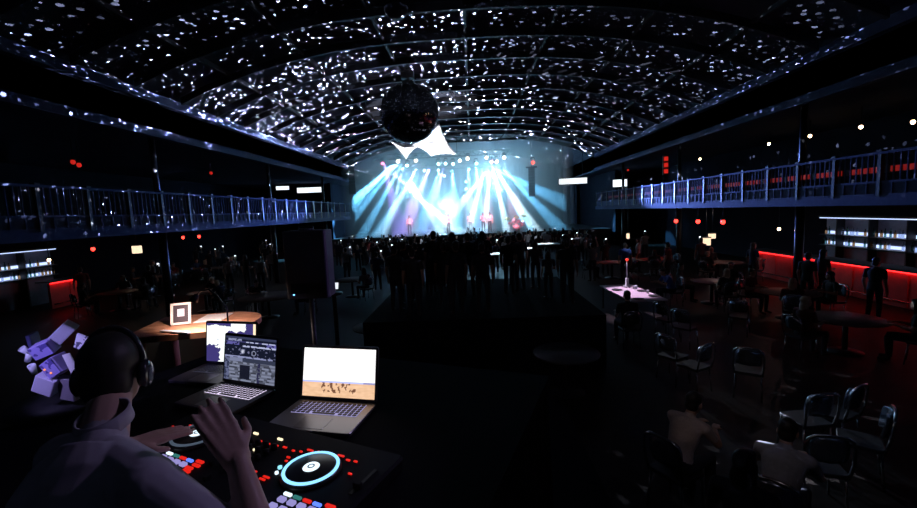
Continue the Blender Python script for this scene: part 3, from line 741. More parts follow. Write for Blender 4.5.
c = atz(628, 326, .5); chair(c.x, c.y - .05, 0, 'chair under the dark guest in front of the pale table'); person('sitting', (c.x, c.y, 0), 0, 'dark silhouette of a guest seated in front of the pale rectangular table', None, 0)

# loose chairs with glinting backs
for px, py, a, lb in ((700, 348, .5, 'chair with the brightest glinting back, right of the dark floor'), (690, 313, -.9, 'glinting chair just below the corner of the pale table'), (678, 339, -1.0, 'glinting chair left of the brightest one'),
                      (671, 306, -1.1, 'small glinting chair right under the pale table'), (745, 303, -.7, 'chair with a faint grey glint below the red bar'), (757, 352, -.6, 'lone dark chair right of the brightest glinting one')):
    c = atz(px, py, .85); chair(c.x, c.y + .2, a, lb, 'empty chairs on the right of the hall')
# pale cup
c = atz(377, 326, .754); m = MB(); m.lathe([(0, 0), (.05, 0), (.075, .17), (.079, .17), (.08, .18), (.0, .18)]); tag(m.build('paper_cup', mat('pale cup', (.8, .84, .9), .5), loc=(c.x, c.y, .7535)), 'pale paper cup on the small table behind the laptops', 'cup')

# standing guests around the hall
for px, py, Y, ps, a, sh, lb in ((592, 221, 19, 'arms_up', .3, 4, 'guest with both arms raised, pale teal top, right of the crowd'), (625, 229, 18.5, 'standing', -.3, 6, 'guest in a bright blue shirt standing by the red-tinted tables'),
        (638, 231, 21, 'standing', 1.2, 5, 'guest in a white shirt standing behind the blue shirt'), (668, 237, 18, 'standing', .7, 3, 'guest in maroon under the three red ceiling lamps'), (808, 262, 12.9, 'standing', -1.2, 1, 'tall dark silhouette standing against the red bar front'),
        (823, 258, 13.5, 'long_haired', -1.5, 4, 'grey-clad long-haired guest leaning by the bar'), (876, 268, 11.3, 'standing', -1.3, 0, 'dark silhouette at the near end of the red bar'), (753, 254, 16.5, 'long_haired', -1.4, 2, 'guest in navy at the far end of the red bar'),
        (257, 233, 19, 'standing', .1, 4, 'grey-clad guest standing left of the black speaker'), (243, 236, 20, 'long_haired', -.3, 0, 'long-haired guest standing near the grey-clad one'), (150, 246, 19, 'standing', -.6, 1, 'charcoal-clad guest standing by the left tables'), (78, 255, 17, 'standing', .9, 3, 'guest in maroon standing near the left bar')):
    p = at(px, py, Y); person(ps, (p.x, p.y, 0), a, lb, None, sh, SKIN, HAIRB, 1.0)

# ------------------------------------------------------------------ bars
REDL = mat('red led strip', (.02, .0, .0), .5, emit=(1, .02, .02), es=4.5, sample='AUTO')
BARF = mat('bar front panel', (.62, .07, .07), .7, scale=4)
SHL = mat('shelf light', (.02, .02, .02), .5, emit=(.50, .62, 1), es=1.6, sample='AUTO')
def bar(label, x, y0, y1, s, htop=1.12):
    """s: +1 the guests stand at smaller x"""
    t = thing('bar_counter', label, 'bar counter', (x, (y0 + y1) / 2, 0)); L = y1 - y0
    m = MB(); m.box((s * .05, 0, htop / 2 - .04), (.10, L, htop - .08))
    for k in range(int(L / .9) + 1): m.box((-s * .012, -L / 2 + k * .9, htop / 2 - .06), (.03, .05, htop - .14))
    m.build('front_panel', BARF, t)
    m = MB(); m.rbox((s * .22, 0, htop), (.75, L + .1, .06), .03); m.build('counter_top', BLACK, t)
    m = MB(); m.box((-s * .06, 0, htop - .055), (.05, L, .04)); m.build('light_strip', REDL, t)
    m = MB(); m.cyl((-s * .12, -L / 2, .2), (-s * .12, L / 2, .2), .025, n=8); m.build('foot_rail', CHROME, t)
bar('long bar counter with a red-lit front under the right gallery', 12.7, 9.0, 19.4, 1)
bar('red-lit bar counter under the left gallery', -18.0, 17.0, 18.6, -1, 1.15)
def back_bar(label, x, y0, y1, s, zs):
    t = thing('back_bar_shelf', label, 'shelf', (x, (y0 + y1) / 2, 0)); L = y1 - y0
    m = MB(); m.box((s * .18, 0, 1.25), (.04, L, 2.5)); m.build('back_panel', mat('back bar panel', (.16, .18, .26), .4), t)
    for k in range(int(L / 1.45) + 1):
        m = MB(); m.box((0, -L / 2 + min(L, k * 1.45), 1.25), (.34, .05, 2.5)); m.build('upright', BLACK, t)
    for z in zs:
        m = MB(); m.box((0, 0, z), (.34, L, .04)); sh = m.build('shelf_board', BLACK, t)
        m = MB(); m.box((s * .14, 0, z + .10), (.02, L - .05, .12)); m.build('shelf_light', SHL, sh)
    m = MB(); m.box((0, 0, 2.52), (.40, L + .05, .08)); tp = m.build('top_board', BLACK, t)
    m = MB(); m.box((-s * .19, 0, 2.46), (.03, L - .1, .035)); m.build('top_light', SHL, tp)
BOT = []
for nm, c, prof in (('bottle', (.75, .85, 1), [(0, 0), (.038, 0), (.04, .02), (.04, .19), (.014, .25), (.014, .31), (0, .31)]), ('bottle', (.45, .25, .1), [(0, 0), (.045, 0), (.046, .15), (.035, .2), (.016, .22), (.016, .28), (0, .28)]), ('bottle', (.15, .35, .3), [(0, 0), (.036, 0), (.036, .22), (.013, .26), (.013, .34), (0, .34)])):
    gm = bpy.data.materials.new('bottle glass'); gm.use_nodes = True; b = gm.node_tree.nodes['Principled BSDF']
    b.inputs['Base Color'].default_value = (*c, 1); b.inputs['Roughness'].default_value = .12; b.inputs['Transmission Weight'].default_value = .75; b.inputs['IOR'].default_value = 1.1
    m = MB(); m.lathe(prof, n=14); BOT.append(m.mesh(nm, gm))
def bottles(x, y0, y1, zs, group, words, skip):
    for zi, z in enumerate(zs):
        n = int((y1 - y0) / .165)
        for k in range(n):
            y = y0 + .09 + k * .165
            if abs(((y - y0) % 1.45)) < .06 or abs(((y - y0) % 1.45) - 1.45) < .06 or rnd.random() < skip: continue
            o = bpy.data.objects.new('bottle', rnd.choice(BOT)); COL.objects.link(o); o.location = (x + rnd.uniform(-.03, .03), y, z + .042); o.rotation_euler = (0, 0, rnd.random() * 6)
            tag(o, words, 'bottle', group)
ZS = (1.27, 1.72)
back_bar('tall backlit bottle shelf behind the right bar', 15.55, 9.6, 19.2, 1, ZS)
bottles(15.5, 9.6, 19.2, ZS, 'bottles on the right bar shelves', 'backlit bottle on the shelves behind the right bar', .25)
back_bar('backlit bottle shelf behind the left bar', -19.6, 16.0, 18.9, -1, ZS)
bottles(-19.55, 16.0, 18.9, ZS, 'bottles on the left bar shelves', 'backlit bottle on the shelves behind the left bar', .25)

# ------------------------------------------------------------------ small lamps
def bulb(name, label, cat, p, r, gm, drop, group):
    t = thing(name, label, cat, p, 0, group)
    m = MB(); m.ell((0, 0, 0), (r, r, r * 1.15), u=12, v=8); m.build('glowing_bulb', gm, t)
    m = MB(); m.lathe([(r * .6, r * .9), (r * 1.15, r * 1.0), (r * 1.1, r * 1.5), (.02, r * 1.9), (.012, r * 2.2), (.012, drop), (0, drop)], n=12); m.build('socket_and_rod', BLACKM, t)
for px, py, X, zt, lb in ((700, 159, 13, 6.3, 'warm bulb over the right gallery, nearest the stage'), (769, 144, 13, 6.3, 'second warm bulb from the stage over the right gallery'), (810, 136, 13, 6.3, 'third warm bulb from the stage over the right gallery'),
                          (861, 127, 13, 6.3, 'fourth warm bulb from the stage over the right gallery'), (913, 122, 13, 6.3, 'warm bulb over the right gallery, at the edge of the photo')):
    p = atx(px, py, X); bulb('hanging_bulb', lb, 'lamp', p, .056, G_WARM, zt - p.z, 'warm bulbs over the right gallery')
for px, py, Y, lb in ((676, 221, 20.5, 'first of three red lamps under the right gallery'), (698, 221.5, 19, 'middle of three red lamps under the right gallery'), (723, 222, 17.6, 'last of three red lamps under the right gallery')):
    p = at(px, py, Y); bulb('hanging_bulb', lb, 'lamp', p, .085, G_RED, 3.17 - p.z, 'red lamps under the right gallery')
for px, py, Y, lb in ((779, 229, 17.5, 'small warm lamp above the far end of the red bar'), (796, 230.5, 16.8, 'small warm lamp beside the first one above the red bar')):
    p = at(px, py, Y); bulb('hanging_bulb', lb, 'lamp', p, .055, G_WARM, 3.17 - p.z, 'small warm lamps above the bar')
for px, py, Y, lb in ((93, 249, 17, 'red lamp under the left gallery, closest to the left bar'), (183, 237.5, 22, 'first of two neighbouring red lamps under the left gallery'), (199, 236.5, 22.5, 'second of two neighbouring red lamps under the left gallery')):
    p = at(px, py, Y); bulb('hanging_bulb', lb, 'lamp', p, .075, G_RED, 3.17 - p.z, 'red lamps under the left gallery')
for px, py, X, lb in ((49, 260, -15, 'small warm lamp beside the left bar'),):
    p = atx(px, py, X); bulb('hanging_bulb', lb, 'lamp', p, .05, G_WARM, 3.17 - p.z, None)
for px, py, X, lb in ((73, 162, -13, 'dim red lamp over the left gallery, first of a pair'), (79, 165, -13, 'dim red lamp over the left gallery, second of a pair'), (155, 167, -13, 'dim red lamp alone over the middle of the left gallery'), (211, 173, -13, 'faint red lamp over the stage end of the left gallery'), (628, 170, 12.5, 'dim red lamp over the stage end of the right gallery')):
    p = atx(px, py, X); bulb('hanging_bulb', lb, 'lamp', p, .07, glow('faint red glow', (1, .03, .02), .55), 6.3 - p.z, 'dim red lamps over the galleries')
# stacked red sign over the right gallery
p = atx(666, 165, 11.5); t = thing('hanging_sign', 'dim red sign of three stacked lights over the right gallery', 'sign', p)
m = MB(); m.box((0, .05, 0), (.36, .06, 1.15)); m.cyl((0, .05, .55), (0, .05, 6.3 - p.z), .015, n=6); m.build('board', BLACK, t)
for z in (.36, 0, -.36): m = MB(); m.rbox((0, 0, z), (.24, .05, .24), .05); m.build('red_light', glow('faint red glow', (1, .03, .02), .55), t)
# lit wall panels under the galleries
for px, py, Y, w, h, lb in ((137, 249.5, 19.5, .34, .36, 'small warm glowing wall lantern under the left gallery'), (706, 241.5, 20.5, .34, .36, 'larger warm lantern of the pair under the right gallery'), (712, 236, 20.8, .28, .24, 'smaller upper warm lantern of the pair under the right gallery'), (628, 236, 24, .16, .3, 'small orange lantern at the far end under the right gallery')):
    p = at(px, py, Y); t = thing('hanging_lantern', lb, 'lantern', p)
    m = MB(); m.rbox((0, 0, 0), (w, w * .8, h), .05); m.build('glowing_shade', glow('lantern glow', (1, .72, .48), 1.3), t)
    m = MB(); m.rbox((0, 0, h / 2 + .02), (w * 1.1, w * .9, .04), .05); m.cyl((0, 0, h / 2), (0, 0, 3.17 - p.z), .012, n=6); m.build('cap_and_rod', BLACKM, t)
# ceiling domes
for px, py, Y, lb in ((399, 61, 12, 'grey dome lamp on the vault above the mirror ball'), (562, 9, 9, 'pale dome lamp high on the vault, right of the ball'), (376, 13, 9.5, 'dark dome lamp high on the vault, left of the ball')):
    p = at(px, py, Y); z = zc(p.x) - .02; t = thing('dome_lamp', lb, 'lamp', (p.x, Y, z))
    m = MB(); m.lathe([(0, -.75), (.2, -.72), (.30, -.6), (.33, -.48), (.2, -.42), (.05, -.38), (0, -.38)]); m.build('dome', STEEL, t)
    m = MB(); m.cyl((0, 0, -.40), (0, 0, .02), .03, n=8); m.build('stem', BLACKM, t)

# phones held up / lit tabletops in the crowd: small glowing screens
PHS = glow('phone screen', (.85, .92, 1), 2.2)
ph = None
spots = [(x, y, Y) for x, y, Y in ((304, 236, 26), (341, 241, 24), (352, 233, 27), (366, 238, 24), (377, 243, 21), (390, 240, 22), (392, 246, 20), (402, 239, 24), (398, 232, 28), (417, 235, 27), (428, 232, 28), (440, 229, 29), (497, 241, 22), (555, 228, 28), (563, 236, 25), (577, 233, 26), (572, 240, 22),
         (160, 249, 22), (201, 247, 21), (215, 250, 19), (223, 247, 20), (235, 257, 17), (266, 241, 20), (270, 245, 19), (276, 250, 18), (158, 265, 17), (606, 240, 20), (645, 232, 22), (700, 238, 20), (350, 248, 19), (381, 252, 18), (396, 250, 19))]
for x, y, Y in spots:
    p = atz(x, y, 1.70); a = rnd.uniform(-.3, .3)
    if p.y > 34.3: p = at(x, y, 33.6 + .4 * rnd.random()); p.z = 1.70
    for _ in range(12):
        if not free(p.x - .145, p.y - .36, .5): p = CAM + (p - CAM) * .975; p.z = 1.70
        else: break
    else: continue
    if p.x < -19.5: continue
    person('phone_up', (p.x - .145, p.y - .36, 0), 0, 'guest holding up a small glowing phone', 'guests holding up phones', rnd.choice([0, 1, 2, 4]), rnd.choice([SKIN, SKIN2]), HAIRB, 1.0)
    if ph is None:
        t = thing('phone', '', 'phone', p)
        m = MB(); m.rbox((0, .012, 0), (.085, .012, .165), .008); m.build('case', BLACK, t)
        m = MB(); m.box((0, .004, 0), (.078, .003, .155)); m.build('screen', PHS, t); ph = o = t
    else: o = dup(ph, p)
    o.rotation_euler = (rnd.uniform(-.2, .0), 0, a)
    o['label'] = 'small glowing phone screen held up among the dark guests'; o['group'] = 'glowing phones in the crowd'
# a tablet lying lit near the black speaker
c = at(333, 286, 6.0); t = thing('tablet', 'small glowing tablet right beside the big black speaker', 'tablet', c, .1, rot=(-.5, 0, .1))
m = MB(); m.rbox((0, .01, 0), (.17, .012, .12), .01); m.build('case', BLACK, t); m = MB(); m.box((0, .002, 0), (.15, .004, .10)); m.build('screen', glow('tablet screen', (.85, .9, 1), 1.1), t)
m = MB(); m.lathe([(0, 0), (.25, 0), (.25, .02), (.03, .04), (.03, c.z - .15), (.12, c.z - .13), (.12, c.z - .10), (0, c.z - .10)], (c.x, c.y + .02, 0)); tag(m.build('pedestal_stand', BLACKM), 'black pedestal stand holding the small glowing tablet', 'stand')
# long lit counter tops in front of the crowd
for px, py, Y, w, lb in ((493, 254, 15.5, .9, 'bright white tabletop between the platform silhouettes, larger one'), (527, 248.5, 17.5, .75, 'small bright white tabletop right of the touching couple'), (546, 244, 18, 1.1, 'bright white tabletop behind the long-haired silhouette'), (404, 280, 14.6, .45, 'small white tabletop left of the platform')):
    c = at(px, py, Y); t = thing('bar_table', lb, 'table', (c.x, c.y, 0))
    m = MB(); m.rbox((0, 0, c.z), (w, .6, .04), .05); m.build('tabletop', mat('white tabletop', (.75, .77, .8), .4), t)
    m = MB(); m.cyl((0, 0, .03), (0, 0, c.z), .05); m.build('pedestal', BLACKM, t); m = MB(); m.lathe([(0, 0), (.28, 0), (.28, .02), (0, .05)]); m.build('foot', BLACKM, t)
    lamp('SPOT', (c.x, c.y + 2, 7.6), 5200 if py < 270 else 1500, (.85, .92, 1), c, spot=7, blend=.4)
# unseen spots that brighten the pale and red-tinted tables
lamp('SPOT', (4.2, 15.5, 7.6), 4000, (.9, .68, .95), (4.73, 12.78, .75), spot=15, blend=.6)
for px, py in ((620, 262), (655, 260)):
    c = atz(px, py, .75); lamp('SPOT', (c.x, c.y, 3.05), 55, (1, .08, .06), c, spot=60, blend=.6)

for x, y in ((-6.5, 28), (-4, 30), (-1.5, 29), (1.5, 30), (4, 29), (6.5, 27), (-9, 19), (7, 19)):
    lamp('SPOT', (x * .8, y - 7, 7.5), 1500, (.8, .88, 1), (x, y, 1.6), spot=9, blend=.5)  # unseen narrow spots added to put pale patches on the crowd
# ------------------------------------------------------------------ DJ booth
ZB, ZT = 1.55, 2.65
m = MB(); m.box((-1.45, .35, ZB / 2), (4.5, 6.9, ZB)); struct(m.build('booth_floor', CLOTHB), 'raised black floor of the DJ booth', 'booth floor')
TR = rotz(math.radians(-20)); TC = V((-.80, 1.52, 0))
t = thing('booth_table', 'black cloth-covered table of the DJ booth', 'table', (TC.x, TC.y, ZB), math.radians(-20))
m = MB(); m.rbox((0, 0, ZT - ZB - .02), (1.9, 1.36, .04), .02); m.build('tabletop', mat('booth tabletop', (.006, .006, .007), .95, spec=.05), t)
m = MB(); N = 120; per = []
for i in range(N):
    q = i / N * 4; k = int(q); u = q - k; c = [(-.95, -.68), (.95, -.68), (.95, .68), (-.95, .68)]
    x = c[k][0] + (c[(k + 1) % 4][0] - c[k][0]) * u; y = c[k][1] + (c[(k + 1) % 4][1] - c[k][1]) * u; per.append((x * .985, y * .985, .015 * math.sin(i * 1.7)))
m.loft([[V((x * (1 + f * d), y * (1 + f * d), z)) for x, y, d in per] for z, f in ((.01, 1.6), (.55, 1), (1.065, 0))], caps=False)
m.build('cloth_skirt', CLOTHB, t)

# controller
CO = V((-.704, 1.19, ZT)); CR = math.atan2(-.4, .917)
t = thing('dj_controller', 'black DJ controller with glowing jog wheel, lavender pads and red buttons', 'DJ controller', CO, CR)
CB = mat('controller body', (.010, .010, .012), .75, spec=.12)
m = MB(); m.rbox((0, -.01, .022), (.90, .36, .044), .02); m.build('body', CB, t)
SUR = .044
for sx in (-1, 1):
    cx = sx * .25
    m = MB(); m.lathe([(0, 0), (.082, 0), (.082, .008), (.066, .016), (.0, .016)], (cx, 0, SUR), 40); j = m.build('jog_wheel', mat('jog platter', (.02, .02, .022), .3), t)
    m = MB(); m.ring([(.068, .0165), (.073, .0175), (.077, .0165), (.0765, .013), (.068, .013)], (cx, 0, SUR), 48)
    m.build('light_ring', G_CY if sx > 0 else mat('dim ring', (.05, .06, .08), .3, emit=(.5, .7, 1), es=.12), j)
    m = MB(); m.lathe([(0, .0185), (.021, .0185), (.023, .0165), (0, .016)], (cx, 0, SUR), 28); m.build('center_display', G_CYW, j)
    m = MB(); m.ring([(.0065, .0195), (.010, .0195), (.010, .0188), (.0065, .0188)], (cx, 0, SUR), 20); m.build('display_mark', mat('display mark', (.1, .2, .35), .4), j)
    px0 = cx + .017
    for i in range(4):
        for k in range(2):
            m = MB(); m.rbox((px0 + i * .033 - (.002 * k), -.118 - k * .026, SUR + .004), (.022, .015, .008), .003); m.build('performance_pad', G_PUR, t)
    for i, gm in enumerate((G_CYW, mat('teal led', (.02, .02, .02), .4, emit=(.1, .6, .55), es=.3), G_LED, G_BLUE)):
        m = MB(); m.rbox((px0 + i * .033 - .002, -.097, SUR + .003), (.026, .009, .006), .003); m.build('mode_button', gm, t)
    for i, (x, y) in enumerate(((.150, -.090), (.158, -.106), (.150, -.122), (.158, -.135))):
        m = MB(); m.rbox((cx + x, y, SUR + .003), (.030, .010, .006), .003); m.build('loop_button', G_LED, t)
    m = MB(); m.cyl((cx - .10, -.02, SUR), (cx - .10, -.02, SUR + .006), .006); m.build('cue_button', glow('soft cyan led', (.3, .8, 1), 1.2), t)
    m = MB(); m.cyl((cx - .088, -.042, SUR), (cx - .088, -.042, SUR + .006), .005); m.build('play_button', G_CYW, t)
    m = MB(); m.box((cx + .165, .02, SUR + .002), (.010, .11, .003)); m.build('pitch_slot', BLACK, t)
    m = MB(); m.rbox((cx + .165, -.005, SUR + .008), (.024, .014, .016), .003); m.build('pitch_fader', CB, t)
for i, (x, y, w) in enumerate(((-.078, .060, .022), (-.031, .059, .03), (.01, .057, .024), (.045, .059, .022), (.079, .062, .02), (.119, .058, .014), (.145, .063, .014), (.167, .079, .03), (.204, .082, .028), (.24, .085, .026), (.276, .091, .03), (.311, .081, .018), (.336, .084, .016), (.359, .032, .016), (.133, .026, .016), (.142, .010, .012), (-.365, .071, .014), (-.351, .040, .016), (-.34, .082, .016), (-.142, .056, .018), (.059, -.062, .016), (.097, -.061, .022), (.151, -.067, .03), (.148, -.078, .028), (-.405, .012, .012))):
    m = MB(); m.rbox((x, y, SUR + .003), (w * .8, .006, .004), .002); m.build('cue_led', G_LED, t)
for x, y in ((-.081, .087), (.026, .091), (.006, .016)):
    m = MB(); m.rbox((x, y, SUR + .003), (.022, .007, .006), .003); m.build('level_led', mat('pale amber led', (.02, .02, .02), .4, emit=(1, .85, .55), es=1.3), t)
m = MB(); m.cyl((-.335, .005, SUR), (-.335, .005, SUR + .005), .006); m.build('cue_led', G_BLUE, t)
for i in range(4):
    for k in range(3):
        m = MB(); m.lathe([(0, 0), (.010, 0), (.008, .016), (0, .017)], (-.055 + i * .036, .045 - k * .03, SUR), 12); m.build('mixer_knob', CB, t)
    m = MB(); m.rbox((-.055 + i * .036, -.085 + .01 * (i % 2), SUR + .007), (.018, .012, .014), .003); m.build('channel_fader', CB, t)
m = MB(); m.rbox((0, -.135, SUR + .007), (.014, .02, .014), .003); m.build('crossfader', CB, t)

# laptops
def picture(fn, nx, ny): return [[fn((i + .5) / nx, (j + .5) / ny) for i in range(nx)] for j in range(ny)]
def screen_mesh(w, h, fn, nx, ny, strength):
    bm = bmesh.new(); lay = bm.loops.layers.float_color.new('pic')
    g = [[bm.verts.new((w * (i / nx - .5), 0, h * j / ny)) for i in range(nx + 1)] for j in range(ny + 1)]
    for j in range(ny):
        for i in range(nx):
            f = bm.faces.new((g[j][i], g[j][i + 1], g[j + 1][i + 1], g[j + 1][i])); c = fn((i + .5) / nx, (j + .5) / ny)
            for l in f.loops: l[lay] = (*c, 1)
    me = bpy.data.meshes.new('screen'); bm.to_mesh(me); bm.free()
    mt = bpy.data.materials.new('screen picture'); mt.use_nodes = True; nt = mt.node_tree; b = nt.nodes['Principled BSDF']
    at_ = nt.nodes.new('ShaderNodeAttribute'); at_.attribute_name = 'pic'
    b.inputs['Base Color'].default_value = (.01, .01, .01, 1); b.inputs['Roughness'].default_value = .15
    nt.links.new(at_.outputs['Color'], b.inputs['Emission Color']); b.inputs['Emission Strength'].default_value = strength; mt.cycles.emission_sampling = 'AUTO'
    me.materials.append(mt); return me
def nz(u, v, s=1.0, k=0): 
    from mathutils import noise
    return noise.noise((u * s, v * s, k * 3.7)) 
def pic_beach(u, v):
    if v > .335: return (1, 1, 1)
    if v > .30: return (.45, .5, .95) if .0 < u < .85 else (.25, .25, .5)
    a = .5 + .5 * nz(u, v * 2, 14, 1); c = (.85 * (.75 + .25 * a), .55 * (.7 + .3 * a), .36 * (.6 + .4 * a))
    d = nz(u, v * .35, 30, 2) + .35 * nz(u, v, 60, 5)
    if .27 < u < .75 and v > .08 + .1 * abs(nz(u, 0, 20, 4)) and d > .08: return (.16, .07, .04)
    return c
def pic_blobs(u, v):
    e = .06 * nz(u, v, 9, 1) + .03 * nz(u, v, 25, 2); navy = (.045, .035, .16); wh = (.95, 1, 1)
    if u > .945: return (1, .8, .55) if v > .62 else (.5, .45, .6)
    if v > .93 + e: return navy if u < .5 or u > .8 else wh
    if .44 < u < .80 + e and .78 + e + .1 * abs(u - .62) < v: return wh
    if .27 + e < u < .43: return wh
    if u < .42 + e * 2 and v > .42 + e * 2 + .1 * u: return wh if nz(u, v, 7, 8) < .52 else navy
    if (u - .71) ** 2 + (v - .70) ** 2 < .0009: return wh
    return navy
def pic_mixer(u, v):
    n = nz(u, v, 22, 3); bg = (.010, .013, .032); hi = (.62, .66, 1.0)
    if v > .95: return (.05, .06, .13)
    if v > .90: return (.35, .38, .62) if .05 < u < .33 and n > -.2 else bg
    if v > .87: return hi if (u > .42 and n > -.25) else (.06, .06, .2)
    if v > .81: return (.16, .15, .50) if (u < .28 or u > .8) and n > -.2 else bg
    if v > .77: return hi if (abs(u - .42) < .07 or u > .52) and n > -.2 else bg
    if v > .56:
        for cx, cy, r in ((.36, .67, .055), (.58, .65, .06)):
            d = math.hypot((u - cx) * 1.3, v - cy)
            if d < r: return (.8, .82, 1) if d < r * .6 and cx < .4 else ((.30, .33, .5) if d > r * .65 else (.01, .01, .02))
        return (.20, .21, .38) if n > .38 else bg
    if v > .53: return (.35, .38, .66) if u < .95 and n > -.3 else bg
    if u < .10: return (.16, .18, .33) if n > -.05 else (.04, .05, .1)
    if v > .44: return (.045, .055, .10) if u > .36 else (.26, .29, .46)
    row = int(v * 26)
    if .32 < u < .52 and .05 < v < .36: return (.012, .014, .03)
    if .66 < u < .72 and n > -.15: return (.03, .03, .09)
    b = (.40, .24)[row % 2]
    if nz(u * 2.2, row * .37, 5, 6) > .10: b *= .35
    return (b * .72, b * .80, b * 1.15)
ALU = mat('grey aluminium', (.30, .28, .29), .38, .75, var=.06); ALUD = mat('dark aluminium', (.10, .09, .10), .4, .6); KEY = mat('black keys', (.015, .015, .017), .5)
def laptop(label, loc, rz, w, dpt, h, tilt, fn, nx, ny, es, keyc, alu):
    t = thing('laptop', label, 'laptop', loc, rz)
    m = MB(); m.rbox((0, -dpt / 2, .009), (w, dpt, .014), .014); m.build('base', alu, t)
    kw, kd, ky = w * .80, dpt * .40, -dpt * .30
    m = MB(); m.box((0, ky, .0165), (kw, kd, .001)); kb = m.build('keyboard', mat('key light ' + str(keyc), (.02, .02, .02), .5, emit=keyc[:3], es=keyc[3]), t)
    m = MB()
    for r in range(6):
        n = 14 if r < 5 else 9; x = -kw / 2
        for i in range(n):
            ww = kw / 14 if r < 5 else (kw / 14 * (6 if i == 4 else 1))
            m.rbox((x + ww / 2, ky + kd / 2 - (r + .5) * kd / 6, .0178), (ww * .80, kd / 6 * .74, .002), .002, seg=1); x += ww
    m.build('key_caps', KEY, kb)
    m = MB(); m.rbox((0, -dpt * .76, .0163), (w * .34, dpt * .36, .0012), .006); m.build('trackpad', mat('trackpad', (.24, .22, .23), .3, .6), t)
    m = MB(); m.cyl((-w * .38, 0, .014), (w * .38, 0, .014), .006, n=10); m.build('hinge', BLACKM, t)
    ld = bpy.data.objects.new('lid', None); COL.objects.link(ld); bpy.data.objects.remove(ld)
    m = MB(); m.rbox((0, h / 2 + .002, 0), (w, h, .007), .01); R = Matrix.Rotation(PI / 2, 3, 'X')
    for v in m.bm.verts: v.co = R @ v.co
    ld = m.build('lid', alu, t, (0, 0, .014)); ld.rotation_euler = (-tilt, 0, 0)
    m = MB(); m.box((0, -.0042, h / 2), (w * .985, .0012, h * .97)); m.build('bezel', BLACK, ld)
    sc = bpy.data.objects.new('screen', screen_mesh(w * .94, h * .885, fn, nx, ny, es)); COL.objects.link(sc); sc.parent = ld; sc.location = (0, -.0055, h * .07)
    return t
laptop('front laptop with a white and sandy beach picture on its screen', (-.566, 1.60, ZT), math.radians(-11), .338, .232, .217, math.radians(13), pic_beach, 90, 58, 1.25, (.42, .38, .75, .8), ALU)
laptop('middle laptop showing DJ mixing software in a dark blue window', (-1.03, 1.785, ZT), math.radians(-20), .325, .235, .222, math.radians(10), pic_mixer, 110, 80, .75, (.72, .62, .85, 1.5), ALUD)
laptop('rear laptop with a navy screen of ragged white shapes', (-1.268, 2.055, ZT), math.radians(-12), .318, .225, .222, math.radians(8), pic_blobs, 100, 66, 1.2, (.3, .3, .5, .2), ALUD)

# wooden side table with framed card and papers
WD = wood('orange brown wood', (.32, .13, .07), (.62, .33, .2), .5, 5)
WR = math.radians(-22); wl, wt, wr_ = atz(154, 335, ZT), atz(176, 311, ZT), atz(238, 319, ZT)
wc = (wl + wr_) / 2 + V((-.04, .12, 0)); WL, WW = .80, .62
t = thing('wooden_side_table', 'brightly lit wooden side table with a rounded end behind the rear laptop', 'table', (wc.x, wc.y, ZB), math.radians(12))
m = MB(); pts = [V((-WL / 2, -WW / 2, 0)), V((.09, -WW / 2, 0))] + [V((.09 + .31 * math.sin(a), -.31 * math.cos(a), 0)) for a in [PI * k / 16 for k in range(1, 16)]] + [V((.09, WW / 2, 0)), V((-WL / 2, WW / 2, 0))]
m.loft([[p + V((0, 0, z)) for p in pts] for z in (1.06, 1.10)], smooth=False); m.build('tabletop', WD, t)
for sx, sy in ((-.33, -.24), (-.33, .24), (.2, -.2), (.2, .2)): m = MB(); m.cyl((sx, sy, 0), (sx * .95, sy * .95, 1.06), .02, .026); m.build('leg', WD, t)
p = atz(181, 325, ZT + .0); t = thing('framed_card', 'small framed card with a pale border standing on the wooden side table', 'picture frame', (p.x, p.y, ZT + .004), math.radians(28), rot=(-.30, 0, math.radians(20)))
m = MB()
for c, d in (((0, 0, .0075), (.13, .012, .015)), ((0, 0, .1525), (.13, .012, .015)), ((-.0575, 0, .08), (.015, .012, .16)), ((.0575, 0, .08), (.015, .012, .16))): m.box(c, d)
m.build('border', mat('pale card border', (.9, .72, .66), .5), t)
m = MB(); m.box((0, .003, .08), (.10, .004, .132)); c_ = m.build('card', mat('dark card', (.05, .04, .05), .5), t)
m = MB(); m.rbox((0, -.0005, .088), (.045, .002, .055), .006, Matrix.Rotation(0, 3, 'X')); m.build('pale_print', mat('pale print', (.7, .68, .85), .5), c_)
m = MB(); m.box((0, .035, .06), (.05, .004, .12), Matrix.Rotation(-.5, 3, 'X')); m.build('prop_leg', BLACK, t)
p = atz(206, 321, ZT + .003); m = MB(); m.rbox((0, 0, 0), (.20, .26, .003), .004); tag(m.build('paper_sheet', mat('white paper', (.92, .9, .9), .7, var=.03), loc=(p.x, p.y + .1, ZT + .0035), rz=.2), 'blank white paper sheet lying on the wooden side table', 'paper')
p = atz(173, 333.5, ZT + .003); m = MB(); m.rbox((0, 0, 0), (.26, .03, .014), .006); tag(m.build('white_ruler', mat('white plastic strip', (.8, .85, .9), .4), loc=(p.x, p.y + .02, ZT + .009), rz=-.28), 'narrow white strip lying at the front edge of the wooden side table', 'strip')
